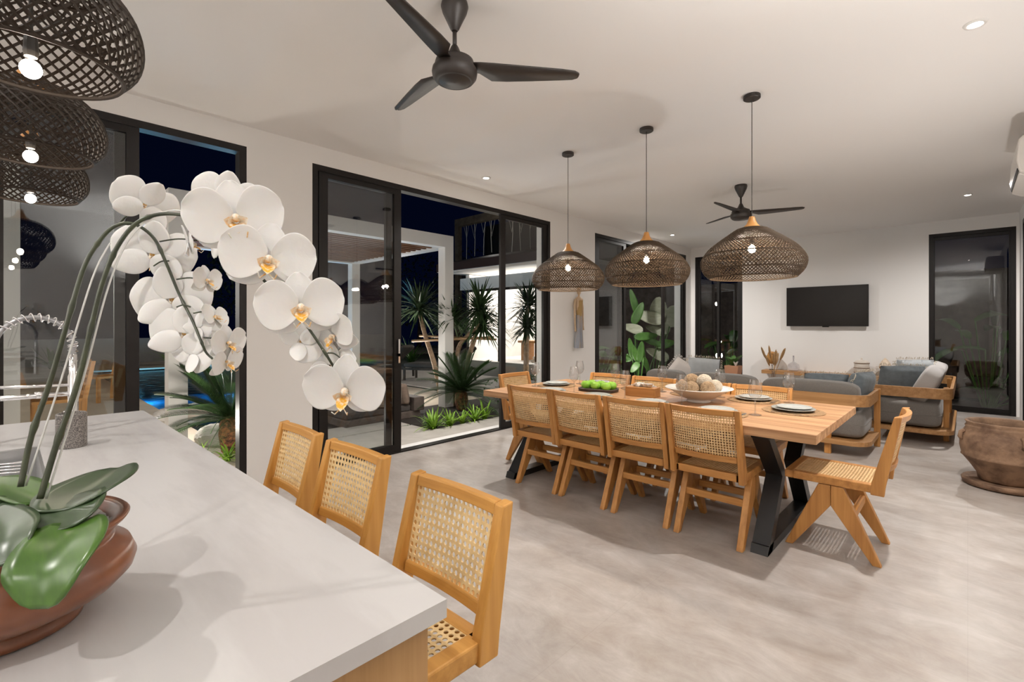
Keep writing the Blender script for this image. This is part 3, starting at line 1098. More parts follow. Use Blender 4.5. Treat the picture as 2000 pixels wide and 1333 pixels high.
# granite tumbler
tag(MB().lathe([(.001, 0), (.042, 0), (.044, .004), (.044, .122), (.041, .126), (.037, .124), (.036, .02), (.001, .015)], 36).obj('granite_pot', M['granite'], loc=(-2.40, .167, KZ), smooth=False), 'speckled grey granite tumbler on the white worktop behind the orchid', 'tumbler')
rk = thing('dish_rack', 'steel wire rack standing in the sink', 'dish rack', (-2.235, -.12, KZ - .19))
m = MB()
for k in range(9):
    x = -.20 + k * .05
    m.tube([(x, .17, .01), (x, .17, .15), (x, .10, .155)], .0035, 6).tube([(x, -.17, .01), (x, .17, .01)], .003, 6)
m.obj('rods', M['chrome'], rk, smooth=True)
MB().tube([(-.215, .17, .15), (.215, .17, .15), (.215, -.17, .15), (-.215, -.17, .15)], .005, 6, closed=True).obj('rim_wire', M['chrome'], rk, smooth=True)

# ---------------------------------------------------------------- potted orchid
OX, OY = -1.03, .0
orc = thing('potted_orchid', 'white orchid with arching stems in a terracotta bowl on the worktop', 'orchid', (OX, OY, KZ))
OC = Vector((OX, OY, KZ))
MB().lathe([(.001, 0), (.078, 0), (.086, .004), (.088, .014), (.080, .020), (.100, .030), (.132, .046), (.149, .064), (.153, .078), (.145, .098), (.126, .110), (.121, .118), (.129, .130), (.141, .141), (.144, .146), (.140, .150), (.128, .145), (.114, .130), (.106, .11), (.001, .105)], 56).obj('terracotta_bowl', M['terra'], orc, smooth=True)
m = MB()
m.grid(lambda u, v: Vector((  .122 * v * math.cos(2 * PI * u), .122 * v * math.sin(2 * PI * u), .134 + .022 * (1 - v * v) + .006 * math.sin(u * 40 + v * 9) * math.sin(v * 23))), 40, 10, True)
m.obj('moss', M['moss'], orc, smooth=True)


def smooth_path(p, n=6):
    out = []
    for i in range(len(p) - 1):
        p0, p1_, p2, p3 = p[max(i - 1, 0)], p[i], p[i + 1], p[min(i + 2, len(p) - 1)]
        for j in range(n):
            k = j / n
            out.append(.5 * ((2 * p1_) + (p2 - p0) * k + (2 * p0 - 5 * p1_ + 4 * p2 - p3) * k * k + (3 * p1_ - p0 - 3 * p2 + p3) * k ** 3))
    out.append(p[-1])
    return out


def ostem(name, pts, r0, r1, mm, nodes=True):
    p = smooth_path([at(*q) - OC for q in pts])
    n = len(p)
    rad = [r0 + (r1 - r0) * i / (n - 1) for i in range(n)]
    if nodes:
        for i in range(7, n, 11):
            rad[i] *= 1.35
    return MB().tube(p, rad, 8).obj(name, mm, orc, smooth=True)


VD = Vector((-S_, C_, 0))     # into the picture
VR = Vector((C_, S_, 0))      # to the right of it
ZU = Vector((0, 0, 1))


def oleaf(pts, W, side, mm, fold=.22):
    c = smooth_path([at(*q) - OC for q in pts], 5)
    n = len(c) - 1
    m = MB()
    sd = side.normalized()

    def fn(u, v):
        i = u * n
        k = min(int(i), n - 1)
        p = c[k].lerp(c[k + 1], i - k)
        t = (c[k + 1] - c[k]).normalized()
        s2 = (sd - t * sd.dot(t)).normalized()
        nr = s2.cross(t)
        if nr.z < 0:
            nr = -nr
        wv = W / 2 * max(.05, math.sin(PI * (.10 + .88 * u))) ** .6
        q = 2 * v - 1
        return p + s2 * (q * wv) + nr * (fold * wv * abs(q) ** 1.3)
    m.grid(fn, 14, 8)
    return m.obj('leaf', mm, orc, smooth=True, solid=.003)


oleaf([(150, 1022, .68), (125, 1065, .63), (98, 1125, .59), (80, 1190, .575)], .098, VR, M['leafb'])
oleaf([(128, 998, .70), (160, 972, .74), (196, 944, .79), (232, 915, .85)], .125, VR * .75 - VD * .65, M['leaf'])
oleaf([(118, 982, .73), (126, 992, .71), (134, 1008, .69), (143, 1028, .665)], .100, VR + ZU * .12, M['leaf'], .12)
oleaf([(-30, 1000, .70), (-5, 1030, .66), (12, 1060, .63), (22, 1098, .61)], .078, VR, M['leaf'])
oleaf([(75, 985, .72), (40, 965, .76), (0, 950, .80), (-40, 945, .84)], .07, VR * .3 - VD, M['leafb'])
oleaf([(20, 1000, .72), (-30, 1000, .70), (-90, 1020, .68), (-140, 1060, .66)], .07, VD, M['leaf'])


ostem('flower_stem', [(40, 952, .72), (62, 850, .74), (100, 740, .76), (140, 600, .78), (165, 520, .80), (195, 470, .81), (225, 442, .82), (262, 438, .83), (300, 465, .84), (325, 515, .84), (350, 575, .84), (375, 625, .83), (392, 665, .82), (405, 692, .82), (432, 712, .82)], .0040, .0018, M['stem'])
ostem('flower_stem', [(78, 975, .71), (110, 870, .73), (148, 760, .75), (178, 640, .77), (198, 560, .78), (225, 490, .79), (262, 440, .80), (305, 420, .81), (355, 420, .81), (400, 432, .80), (450, 468, .79), (500, 530, .79), (545, 580, .79), (590, 625, .79), (635, 690, .79), (662, 735, .80)], .0042, .0020, M['stem'])
ostem('flower_stem', [(235, 435, .83), (250, 420, .83), (270, 412, .84)], .0020, .0016, M['stem'], False)
ostem('support_stake', [(50, 950, .73), (120, 740, .77), (180, 545, .80), (215, 475, .82)], .0014, .0014, M['stake'], False)
ostem('support_stake', [(90, 975, .72), (160, 750, .76), (215, 550, .79), (262, 455, .80), (330, 412, .82), (410, 425, .80)], .0015, .0013, M['stake'], False)
for a, b_, D in (((312, 472), (385, 470), .84), ((345, 546), (398, 548), .84), ((378, 612), (418, 614), .83), ((398, 660), (440, 672), .82), ((420, 440), (455, 432), .8), ((330, 510), (300, 520), .84), ((372, 600), (345, 600), .83), ((560, 590), (580, 610), .79), ((640, 690), (665, 700), .79)):
    ostem('flower_stalk', [(a[0], a[1], D), ((a[0] + b_[0]) / 2, (a[1] + b_[1]) / 2 - 4, D), (b_[0], b_[1], D)], .0014, .0012, M['stem'], False)


def flower_mesh(open_=1.):
    """an orchid flower facing +z: two broad petals, three sepals"""
    m = MB()

    def pet(ang, L, W, cup, shp, lift=0.):
        ca, sa = math.cos(ang), math.sin(ang)
        n, k = 10, 6

        def fn(u, v):
            r = L * (.06 + .94 * u)
            wv = W / 2 * shp(u)
            x, y = r, (2 * v - 1) * wv
            z = lift + cup * (u ** 2) * L + .10 * L * (2 * v - 1) ** 2 * (1 - .5 * u) + .010 * math.sin(6 * v + 3 * u) * u * L
            z *= 1
            y += .10 * L * u * u * (1 if ca * .9 > -.2 else -1) * (0 if abs(ca) < .7 else 1)
            return Vector((x * ca - y * sa, x * sa + y * ca, z))
        m.grid(fn, n, k)
    rnd = lambda u: (math.sin(PI * (.07 + .91 * u)) ** .62) * (.86 + .2 * u)
    sep = lambda u: math.sin(PI * (.10 + .87 * u)) ** .7
    pet(R(90), .050, .040, -.12 * open_, sep, -.004)
    pet(R(215), .048, .038, -.12 * open_, sep, -.004)
    pet(R(325), .048, .038, -.12 * open_, sep, -.004)
    pet(R(12), .056, .070, .10 * open_, rnd, .001)
    pet(R(168), .056, .070, .10 * open_, rnd, .001)
    return m


def lip_mesh():
    m = MB()
    m.superell((0, .003, .008), .010, .011, .014, 1, n=12, m=8)
    for s in (-1, 1):
        m.blade((s * .003, -.003, .006), (s * .6, .25, .75), .016, .014, 0, 5, .5)
    m.blade((0, -.004, .007), (0, -.55, .80), .022, .016, -.15, 6, .5)
    m.tube([(-.002, -.016, .020), (-.008, -.022, .026), (-.010, -.016, .032)], .0008, 4)
    m.tube([(.002, -.016, .020), (.008, -.022, .026), (.010, -.016, .032)], .0008, 4)
    return m


fl0 = flower_mesh().obj('flower', M['petal'], orc, smooth=True, solid=.0012, subs=1)
lp0 = lip_mesh().obj('lip', M['lip'], fl0, smooth=True)
lp0['label'] = 'yellow and white lip'
FL = [  # px, py, depth, facing (right, towards the viewer, up), roll, size
    (462, 432, .78, (.45, .85, -.10), 10, 1.45), (524, 512, .78, (.45, .85, -.05), -5, 1.42), (588, 605, .78, (.40, .90, -.05), 5, 1.34),
    (676, 765, .79, (.05, .95, -.25), -3, 1.32), (655, 660, .81, (-.35, .85, -.1), 20, .95), (440, 395, .82, (-.2, -.9, .2), 15, 1.15), (420, 460, .82, (.5, -.8, 0), 40, 1.0), (585, 668, .80, (-.2, -.75, -.3), 60, .8), (645, 715, .82, (.3, -.9, .1), 10, .95),
    (283, 402, .84, (-.75, -.6, .45), 20, 1.05), (296, 500, .86, (-.3, -.9, .05), 10, 1.35), (335, 588, .86, (-.25, -.9, 0), -10, 1.32), (358, 655, .85, (-.2, -.92, -.05), 8, 1.2), (375, 692, .85, (.3, -.85, -.3), 30, .9),
    (368, 478, .83, (.7, -.5, .1), 5, .72), (402, 550, .83, (.92, .2, 0), 0, .62), (418, 622, .82, (.85, .1, .3), -8, .60), (443, 672, .82, (.9, .25, -.1), 6, .72), (440, 708, .82, (.9, .15, -.2), 12, .70), (384, 640, .83, (.3, -.9, 0), 30, .6)]
for i, (px, py, D, fc, roll, sz) in enumerate(FL):
    if i == 0:
        o, l = fl0, lp0
    else:
        o, l = fl0.copy(), lp0.copy()
        COL.objects.link(o)
        COL.objects.link(l)
        o.parent = orc
        l.parent = o
    n = (VR * fc[0] - VD * fc[1] + ZU * fc[2]).normalized()
    y_ = (ZU - n * n.z).normalized()
    x_ = y_.cross(n)
    rm = Matrix((x_, y_, n)).transposed().to_4x4() @ Matrix.Rotation(R(roll), 4, 'Z')
    o.matrix_local = Matrix.Translation(at(px, py, D) - OC) @ rm @ Matrix.Scale(sz * .92, 4)

# ---------------------------------------------------------------- wall things, shelf and ornaments
tv = thing('television', 'flat black television on the far lounge wall', 'television', (-1.85, NY, 1.685))
MB().box(-.625, .625, -.085, -.055, -.36, .36).box(-.05, .05, -.09, -.06, -.376, -.36).obj('bezel', M['black'], tv, bevel=.003)
MB().box(-.612, .612, -.0865, -.0852, -.345, .350).obj('screen', M['tv'], tv)
MB().box(-.2, .2, -.054, -.001, -.15, .15).obj('wall_bracket', M['black'], tv)
tag(MB().box(-2.85, -.48, NY - .30, NY - .001, .43, .495).obj('floating_shelf', M['sofawood'], bevel=.004), 'long teak wall shelf under the television', 'shelf')
tag(MB().box(-.11, .11, -.09, .09, 0, .14).obj('wooden_box', M['sofawood'], loc=(-.80, 9.99, .495), bevel=.004), 'small teak box on the right of the wall shelf', 'box')

mk = thing('carved_mask', 'round yellow carved wooden head on a stand at the left of the shelf', 'ornament', (-2.70, 10.04, .495), R(30))
MB().lathe([(.001, 0), (.05, 0), (.05, .012), (.001, .012)], 20).tube([(0, 0, .01), (0, 0, .10)], .007, 8).obj('stand', M['dark'], mk)
MB().superell((0, 0, .23), .19, .15, .24, 1, n=24, m=16).superell((0, -.07, .225), .03, .04, .05, 1, n=10, m=8).superell((0, .0, .31), .15, .14, .07, .8, n=16, m=8).obj('carved_head', M['gold'], mk, smooth=True)
tag(MB().lathe([(.001, 0), (.06, .0), (.092, .03), (.10, .075), (.085, .125), (.045, .155), (.018, .17), (.013, .20), (.015, .28), (.012, .285), (.009, .20), (.001, .17)], 32).obj('bottle_vase', M['vglass'], loc=(-2.34, 10.04, .495), smooth=True), 'round pale glass bottle vase with a thin neck on the shelf', 'vase')
ja = thing('striped_jar', 'cream jar with brown bands and a knob lid on the shelf', 'jar', (-1.31, 10.04, .495))
MB().lathe([(.001, 0), (.095, 0), (.105, .015), (.108, .13), (.104, .22), (.08, .245), (.03, .252), (.012, .262), (.016, .28), (.010, .292), (.001, .294)], 32).obj('jar_body', M['jar'], ja, smooth=True)
for z in (.045, .125, .205):
    MB().tube([(.109 * math.cos(a * PI / 16), .109 * math.sin(a * PI / 16), z) for a in range(32)], .006, 6, closed=True).obj('band', M['jarband'], ja)
lf = thing('leaf_sculpture', 'upright carved wooden leaf on a thin stand at the right of the shelf', 'ornament', (-.99, 10.02, .495), R(20))
MB().box(-.05, .05, -.04, .04, 0, .015).tube([(0, 0, .015), (0, 0, .10)], .004, 6).obj('stand', M['stalk'], lf)
MB().superell((0, 0, .165), .17, .07, .16, 1, n=20, m=12).obj('lower_leaf', M['gold'], lf, smooth=True)
MB().lathe([(.085, .165), (.078, .20), (.055, .245), (.025, .285), (.003, .31)], 20).obj('pale_tip', M['shell'], lf, smooth=True)

# carved figure on the garden wall
cf = thing('wall_figure', 'tall carved wooden figure hung on the garden wall between the doors', 'wall carving', (WX + .001, 5.985, 1.0))


def limb(pts, rad, n=10):
    return MB().tube([Vector(p) for p in pts], rad, n)


b = MB()
b.lathe([(.035, .50), (.050, .56), (.058, .62), (.070, .70), (.078, .735), (.050, .765), (.020, .785), (.018, .81), (.030, .825), (.042, .86), (.040, .90), (.022, .925), (.001, .93)], 20)
b.v = [(x * .75 + .06, y, z) for x, y, z in b.v]
b.superell((.062, 0, .925), .05, .06, .03, 1, n=12, m=6)
b.superell((.092, 0, .865), .012, .012, .02, 1, n=8, m=6)
b.obj('carved_body', M['stat'], cf, smooth=True)
limb([(.05, -.085, .73), (.055, -.105, .62), (.055, -.098, .46), (.055, -.088, .32), (.06, -.085, .25)], [.016, .018, .015, .014, .018]).obj('arm', M['stat'], cf, smooth=True)
limb([(.05, .085, .73), (.055, .100, .62), (.055, .105, .48), (.055, .110, .34), (.06, .112, .27)], [.016, .018, .015, .014, .018]).obj('arm', M['stat'], cf, smooth=True)
v_ = MB()
v_.lathe([(.050, .48), (.056, .56), (.064, .66), (.074, .72)], 20)
v_.v = [(x * .80 + .062, y * .9, z) for x, y, z in v_.v]
v_.obj('ochre_vest', M['statv'], cf, smooth=True)
b = MB()


def skirt(u, v):
    a = 2 * PI * u
    r = .060 + .028 * (1 - v) + .004 * math.sin(a * 9)
    return Vector((.06 + r * .62 * math.cos(a), r * math.sin(a), .50 * v))


b.grid(skirt, 54, 6, True).add([(.06 + .088 * .62 * math.cos(2 * PI * k / 20), .088 * math.sin(2 * PI * k / 20), .001) for k in range(20)], [tuple(range(20))])
b.obj('blue_skirt', M['statb'], cf, smooth=True)

# air conditioner high on the right wall
ac = thing('air_conditioner', 'white wall air conditioner high at the right edge', 'air conditioner', (EX, 5.75, 2.48))
MB().prism([(0, 0), (-.19, .0), (-.265, .045), (-.28, .13), (-.268, .29), (-.24, .32), (0, .32)], -.43, .43, 'y').obj('casing', M['ac'], ac, bevel=.012, seg=3)
MB().prism([(-.200, .004), (-.258, .040), (-.266, .030), (-.200, -.006)], -.39, .39, 'y').obj('air_vane', M['ac'], ac)
MB().prism([(-.266, .050), (-.272, .075), (-.2755, .075), (-.2695, .048)], -.40, .40, 'y').obj('slot', M['dark'], ac)

# big clay pot by the right wall
cp = thing('clay_pot', 'large aged clay pot on a round saucer beside the right wall', 'pot', (.225, 5.72, 0))
MB().lathe([(.001, .002), (.235, 0), (.262, .012), (.27, .045), (.262, .055), (.22, .045), (.001, .040)], 48).obj('saucer', M['terraold'], cp, smooth=True)
MB().lathe([(.001, .046), (.150, .046), (.165, .06), (.172, .10), (.215, .17), (.262, .235), (.272, .243), (.268, .255), (.280, .32), (.278, .38), (.262, .44), (.240, .478), (.246, .492), (.238, .500), (.236, .515), (.246, .532), (.238, .540), (.215, .530), (.21, .47), (.24, .38), (.20, .2), (.001, .12)], 56).obj('pot_body', M['terraold'], cp, smooth=True)
for a in (R(200), R(20), R(290)):
    MB().tube([(.262 * math.cos(a), .262 * math.sin(a), .455), (.285 * math.cos(a), .285 * math.sin(a), .44), (.292 * math.cos(a), .292 * math.sin(a), .40), (.276 * math.cos(a), .276 * math.sin(a), .375)], .016, 8).obj('lug', M['terraold'], cp, smooth=True)

# ---------------------------------------------------------------- sofas


def arc_path(cx, cy, r, a0, a1, n=8):
    return [(cx + r * math.cos(a0 + (a1 - a0) * i / n), cy + r * math.sin(a0 + (a1 - a0) * i / n)) for i in range(n + 1)]


def make_sofa(L, label, loc, rz, nc, left_arm=True, dep=.78):
    """back along -y side, facing +y, x from 0 to -L with the rounded corner at x = 0"""
    t = thing('sofa', label, 'sofa', loc, rz, 'teak framed grey sofas')
    r = .16
    path = [(0, dep - .05), (0, r)] + arc_path(-r, r, r, 0, -PI / 2)[1:]
    path += [(-L + r, 0)] + arc_path(-L + r, r, r, -PI / 2, -PI)[1:] + [(-L, dep - .05)]
    MB().sweep(path, .030, .515, .635).obj('wrap_rail', M['sofawood'], t, bevel=.004)
    MB().sweep(path, .045, .115, .165).obj('base_rail', M['sofawood'], t, bevel=.004)
    MB().box(-L + .02, -.02, .02, dep - .03, .12, .160).obj('seat_deck', M['sofawood'], t)
    for x in (0, -L):
        MB().box(x - .028, x + .028, dep - .055, dep, 0, .64).obj('leg', M['tz'], t, bevel=.004)
    for x in (-.34, -L + .34):
        MB().box(x - .03, x + .03, .025, .075, 0, .62).obj('leg', M['tz'], t, bevel=.004)
    cw = (L - .06) / nc
    for i in range(nc):
        xc = -.03 - cw * (i + .5)
        c = MB().superell((xc, dep / 2 + .04, .315), cw - .012, dep - .09, .30, .22, .32, 40, 14).obj('seat_cushion', M['grey'], t, smooth=True)
        MB().tube([(xc + (cw - .012) / 2 * math.copysign(abs(math.cos(q)) ** .22, math.cos(q)), dep / 2 + .04 + (dep - .09) / 2 * math.copysign(abs(math.sin(q)) ** .22, math.sin(q)), .315) for q in [2 * PI * (k + .5) / 48 for k in range(48)]], .004, 4, closed=True).obj('piping', M['grey'], c)
    return t


def pillow(name, label, cat, c, sx, sz, th, rz, tilt, mm, fr=None, group=None, roll=0.):
    t = thing(name, label, cat, c, rz, group)
    rm = Matrix.Rotation(tilt, 3, 'X') @ Matrix.Rotation(roll, 3, 'Y')
    b = MB()
    for sd in (1, -1):
        def fn(u, v):
            a, c_ = 2 * u - 1, 2 * v - 1
            k = ((1 - a ** 4) * (1 - c_ ** 4)) ** .5
            pin = 1 - .05 * (abs(a) * abs(c_))
            edge = 1 - .035 * (1 - c_ * c_) if abs(a) > .5 else 1
            return rm @ Vector((a * sx / 2 * pin * edge, sd * th / 2 * (k ** .8), c_ * sz / 2 * pin * (1 - .03 * (1 - a * a))))
        b.grid(fn, 14, 14)
    b.obj('cover', mm, t, smooth=True)
    if fr:
        m = MB()
        rd = random.Random(int(abs(c[0]) * 1000))
        n = 26
        for k in range(n):
            q = k / n * 2 - 1
            for (x, z, dx, dz) in ((q, 1, 0, 1), (q, -1, 0, -1), (1, q, 1, 0), (-1, q, -1, 0)):
                base = rm @ Vector((x * sx / 2 * .99, 0, z * sz / 2 * .99))
                d = rm @ Vector((dx + rd.uniform(-.5, .5), rd.uniform(-.6, .6), dz + rd.uniform(-.5, .5)))
                m.tube([base, base + d.normalized() * rd.uniform(.018, .035), base + d.normalized() * .035 + Vector((0, 0, -.012))], .0035, 3)
        m.obj('fringe', fr, t)
    return t


sa = make_sofa(2.42, 'long grey sofa with teak frame behind the dining table', (-.73, 5.92, 0), 0, 3)
BC = 'loose back cushions of the long sofa'
for x, wd, lb in ((-1.265, .93, 'grey back cushion at the right of the long sofa'), (-2.20, .84, 'grey back cushion in the middle of the long sofa'), (-2.92, .52, 'grey back cushion at the left of the long sofa')):
    o = MB().superell((0, 0, 0), wd, .15, .30, .25, .45, 36, 14, M=Matrix.Rotation(R(8), 3, 'X')).obj('back_cushion', M['grey'], loc=(x, 6.07, .605), smooth=True)
    tag(o, lb, 'cushion', BC)
pillow('pillow', 'blue-grey fringed pillow lying along the right back of the long sofa', 'pillow', (-1.16, 6.36, .655), .44, .34, .16, R(15), R(24), M['blue'], M['fringe'], 'scatter pillows on the long sofa')
pillow('pillow', 'blue-grey fringed pillow in the right corner of the long sofa', 'pillow', (-.845, 6.35, .665), .40, .38, .17, R(75), R(14), M['blue'], M['fringe'], 'scatter pillows on the long sofa')
pillow('pillow', 'pale blue square pillow standing on the long sofa', 'pillow', (-2.62, 6.55, .695), .43, .42, .15, R(38), R(6), M['pblue'], M['fringe'], 'scatter pillows on the long sofa', R(4))
pillow('pillow', 'white fringed pillow left of the pale blue one', 'pillow', (-2.86, 6.42, .665), .40, .38, .14, R(25), R(10), M['pwhite'], M['pwhite'], 'scatter pillows on the long sofa', R(35))
pillow('pillow', 'dark patterned pillow at the left of the long sofa', 'pillow', (-2.98, 6.58, .640), .36, .34, .13, R(55), R(14), M['pdark'], None, 'scatter pillows on the long sofa', R(20))
sb = make_sofa(2.0, 'grey teak-framed sofa by the far right window', (-.13, 9.18, 0), R(90), 2)
pillow('pillow', 'blue-grey fringed pillow on the sofa by the far right window', 'pillow', (-.60, 7.52, .64), .48, .46, .18, R(28), R(16), M['blue'], M['fringe'], 'pillows on the right sofa')
pillow('pillow', 'pale blue fringed pillow behind the blue-grey one', 'pillow', (-.50, 7.80, .71), .46, .44, .16, R(40), R(12), M['pblue'], M['fringe'], 'pillows on the right sofa')
o = MB().superell((0, 0, 0), .86, .19, .46, .25, .5, 36, 14, M=Matrix.Rotation(R(26), 3, 'X')).obj('back_cushion', M['greyl'], loc=(-.36, 7.70, .635), smooth=True, rot=(0, 0, R(90)))
tag(o, 'pale grey back cushion leaning on the right sofa, nearest the dining table', 'cushion', 'loose back cushions of the right sofa')
o = MB().superell((0, 0, 0), .86, .19, .46, .25, .5, 36, 14, M=Matrix.Rotation(R(22), 3, 'X')).obj('back_cushion', M['greyl'], loc=(-.34, 8.62, .625), smooth=True, rot=(0, 0, R(90)))
tag(o, 'pale grey back cushion leaning on the right sofa, farthest from the dining table', 'cushion', 'loose back cushions of the right sofa')

# coffee table, bowl, dried grass
ct = thing('coffee_table', 'low teak coffee table between the sofas', 'coffee table', (-1.95, 8.0, 0))
MB().box(-.6, .6, -.45, .45, .36, .41).obj('table_top', M['sofawood'], ct, bevel=.004)
for sx in (-1, 1):
    for sy in (-1, 1):
        MB().box(sx * .54 - .03, sx * .54 + .03, sy * .39 - .03, sy * .39 + .03, 0, .36).obj('leg', M['tz'], ct)
bk = thing('wicker_bowl', 'dark brown wicker bowl on the coffee table', 'bowl', (-1.80, 8.22, .41))
MB().lathe([(.001, 0), (.10, 0), (.13, .04), (.155, .10), (.15, .105), (.125, .05), (.001, .03)], 32).obj('bowl_body', M['basket'], bk, smooth=True)
m = MB()
for k in range(14):
    a = k * 2.4
    r = .03 + .007 * k
    m.superell((r * math.cos(a), r * math.sin(a), .10), .05, .05, .04, 1, n=8, m=6)
m.obj('seed_pods', M['stalk'], bk, smooth=True)
dv = thing('dried_grass_vase', 'tall slim vase of tan dried grass plumes on the coffee table', 'vase', (-2.06, 7.72, .41))
MB().lathe([(.001, 0), (.03, 0), (.033, .01), (.030, .18), (.020, .24), (.022, .27), (.019, .27), (.017, .24), (.001, .02)], 20).obj('vase_body', M['vglass'], dv, smooth=True)
m = MB()
rd = random.Random(4)
for k in range(11):
    a = rd.uniform(0, 2 * PI)
    sp = rd.uniform(.04, .20)
    hgt = rd.uniform(.42, .58)
    p = [Vector((0, 0, .05)), Vector((sp * .3 * math.cos(a), sp * .3 * math.sin(a), .28)), Vector((sp * math.cos(a), sp * math.sin(a), hgt))]
    m.tube(p, .002, 4)
    d = (p[2] - p[1]).normalized()
    m.tube([p[2] - d * .12, p[2] - d * .08, p[2] - d * .02, p[2] + d * .04, p[2] + d * .07], [.004, .014, .017, .012, .002], 6)
m.obj('grass_plume', M['grass_dry'], dv, smooth=True)
# planter by the far left window
pt = thing('potted_plant', 'leafy plant in a square tan planter before the far left window', 'potted plant', (-3.30, 9.72, 0))
MB().prism([(-.11, .38), (.11, .38), (.13, .56), (-.13, .56)], -.12, .12, 'y').obj('planter', mat('tan_planter', (.36, .17, .09), .7), pt)
MB().box(-.15, .15, -.15, .15, .34, .38).box(-.14, -.11, -.14, .14, 0, .34).box(.11, .14, -.14, .14, 0, .34).obj('plant_stand', M['tz'], pt)
m = MB()
for k in range(16):
    a = k * 2.4
    m.blade((0, 0, .55), (math.cos(a) * .5, math.sin(a) * .5, .9), rd.uniform(.2, .42), .09, .35, 6)
m.obj('leaves', M['g4'], pt, smooth=True)
m = MB()
for k in range(6):
    a = k * 1.1
    m.blade((.06, -.05, .55), (math.cos(a) * .4, math.sin(a) * .4, .9), .14, .04, .2, 4)
m.obj('white_blooms', M['tissue'], pt, smooth=True)

# ---------------------------------------------------------------- garden
GZ = -.03


def flat(name, pts, z0, z1, mm):
    return struct(MB().prism(pts, z0, z1, 'z').obj(name, mm))


def rect(x0, x1, y0, y1):
    return [(x0, y0), (x1, y0), (x1, y1), (x0, y1)]


PX0, PX1, PY0, PY1 = -19.0, -9.4, 1.72, 6.2
flat('trim_1', rect(-4.95, WX - .001, -9, 11.5), -.25, -.012, M['conc'])
b = MB()
b.prism(rect(-26, -4.98, -12, PY0), -1.6, GZ, 'z').prism(rect(-26, PX0, PY0, 30), -1.6, GZ, 'z').prism(rect(PX1, -8.1, PY0, 6.2), -1.6, GZ, 'z').prism(rect(-8.1, -6.65, 2.9, 6.2), -1.6, GZ, 'z')
struct(b.obj('terrace_ground', M['trav']))
flat('lawn_ground', rect(PX0, -4.98, PY1, 12.2), -1.6, GZ - .01, M['lawn'])
flat('far_ground', rect(PX0, 12, 12.2, 32), -1.6, GZ - .01, M['lawn'])
flat('side_ground', rect(-4.9, 12, NY + TW, 12.2), -1.6, GZ - .02, M['soil'])
flat('east_ground', rect(EX + TW, 12, -8, NY + TW), -1.6, GZ - .02, M['lawn'])
flat('bed_ground', rect(-6.64, -4.98, 3.86, 6.2), -1.6, GZ, M['soil'])
flat('bed_ground_2', rect(-6.1, -4.98, PY0, 2.0), -1.6, GZ - .01, M['soil'])
flat('slab_base_ground', rect(-6.64, -4.98, 2.0, 3.86), -1.6, -.06, M['soil'])
for i in range(2):
    flat('paving_slab', rect(-5.52 - i * .56, -5.00 - i * .56, 2.05, 3.82), -.055, -.018, M['conc'])
struct(MB().box(-5.05, -4.955, -9, 11.5, -.3, -.014).obj('kerb_strip', M['conc']))
m = MB()
rd = random.Random(5)
for k in range(900):
    line = rd.choice((-4.975, -5.54, -6.09))
    y = rd.uniform(2.0, 3.85)
    a = rd.uniform(0, 2 * PI)
    m.blade((line + rd.uniform(-.012, .012), y, -.04), (math.cos(a) * .4, math.sin(a) * .4, .8), rd.uniform(.02, .05), .006, .3, 2)
tag(m.obj('seam_grass', M['g4']), 'fine grass growing in the seams between the paving slabs', 'grass', kind='stuff')

# pool
b = MB()
b.box(PX0, PX1, PY0, PY1, -1.15, -1.0)
b.box(PX0 - .3, PX0, PY0, PY1, -1.0, -.08).box(PX1, PX1 + .02, PY0, PY1, -1.0, -.08).box(PX0, PX1, PY0 - .02, PY0, -1.0, -.08).box(PX0, PX1, PY1, PY1 + .02, -1.0, -.08)
struct(b.obj('pool_basin_ground', M['pool']))
struct(MB().box(PX0, PX1, PY0, PY1, -.11, -.10).obj('water_surface', M['water']))
for x in (-17.8, -15.4, -13.0, -10.6):
    for y in (2.7, 5.2):
        lamp('pool_lamp', 'POINT', (x, y, -.80), 75, (.75, .9, 1.0), .10)
# plunge pool in the lounge under the pergola
b = MB()
b.box(-8.1, -6.65, PY0, 2.9, -.9, -.7)
b.box(-8.12, -8.10, PY0, 2.9, -.7, -.06).box(-6.65, -6.63, PY0, 2.9, -.7, -.06).box(-8.1, -6.65, PY0 - .02, PY0, -.7, -.06).box(-8.1, -6.65, 2.9, 2.92, -.7, -.06)
struct(b.obj('plunge_basin_ground', mat('bright_pool_tile', (.02, .36, .75), .4, noise=(8, (.02, .30, .66)))))
struct(MB().box(-8.1, -6.65, PY0, 2.9, -.10, -.09).obj('plunge_water_surface', M['water']))
lamp('plunge_lamp', 'SPOT', (-7.4, 2.3, -.13), 90, (.75, .9, 1.0), .1, spot=172, blend=.3)
for i, (x, y, s) in enumerate(((-6.45, 1.72, .22), (-6.3, 2.05, .16), (-8.3, 1.6, .2))):
    o = ball(s, i).obj('garden_rock', M['conc'], loc=(x, y, GZ + s * .25))
    o.scale = (1.3, 1, .7)
    tag(o, ['rounded grey rock beside the plunge pool, the largest', 'small rounded rock beside the plunge pool', 'rounded rock on the terrace side of the plunge pool'][i], 'rock', 'rounded rocks by the plunge pool')

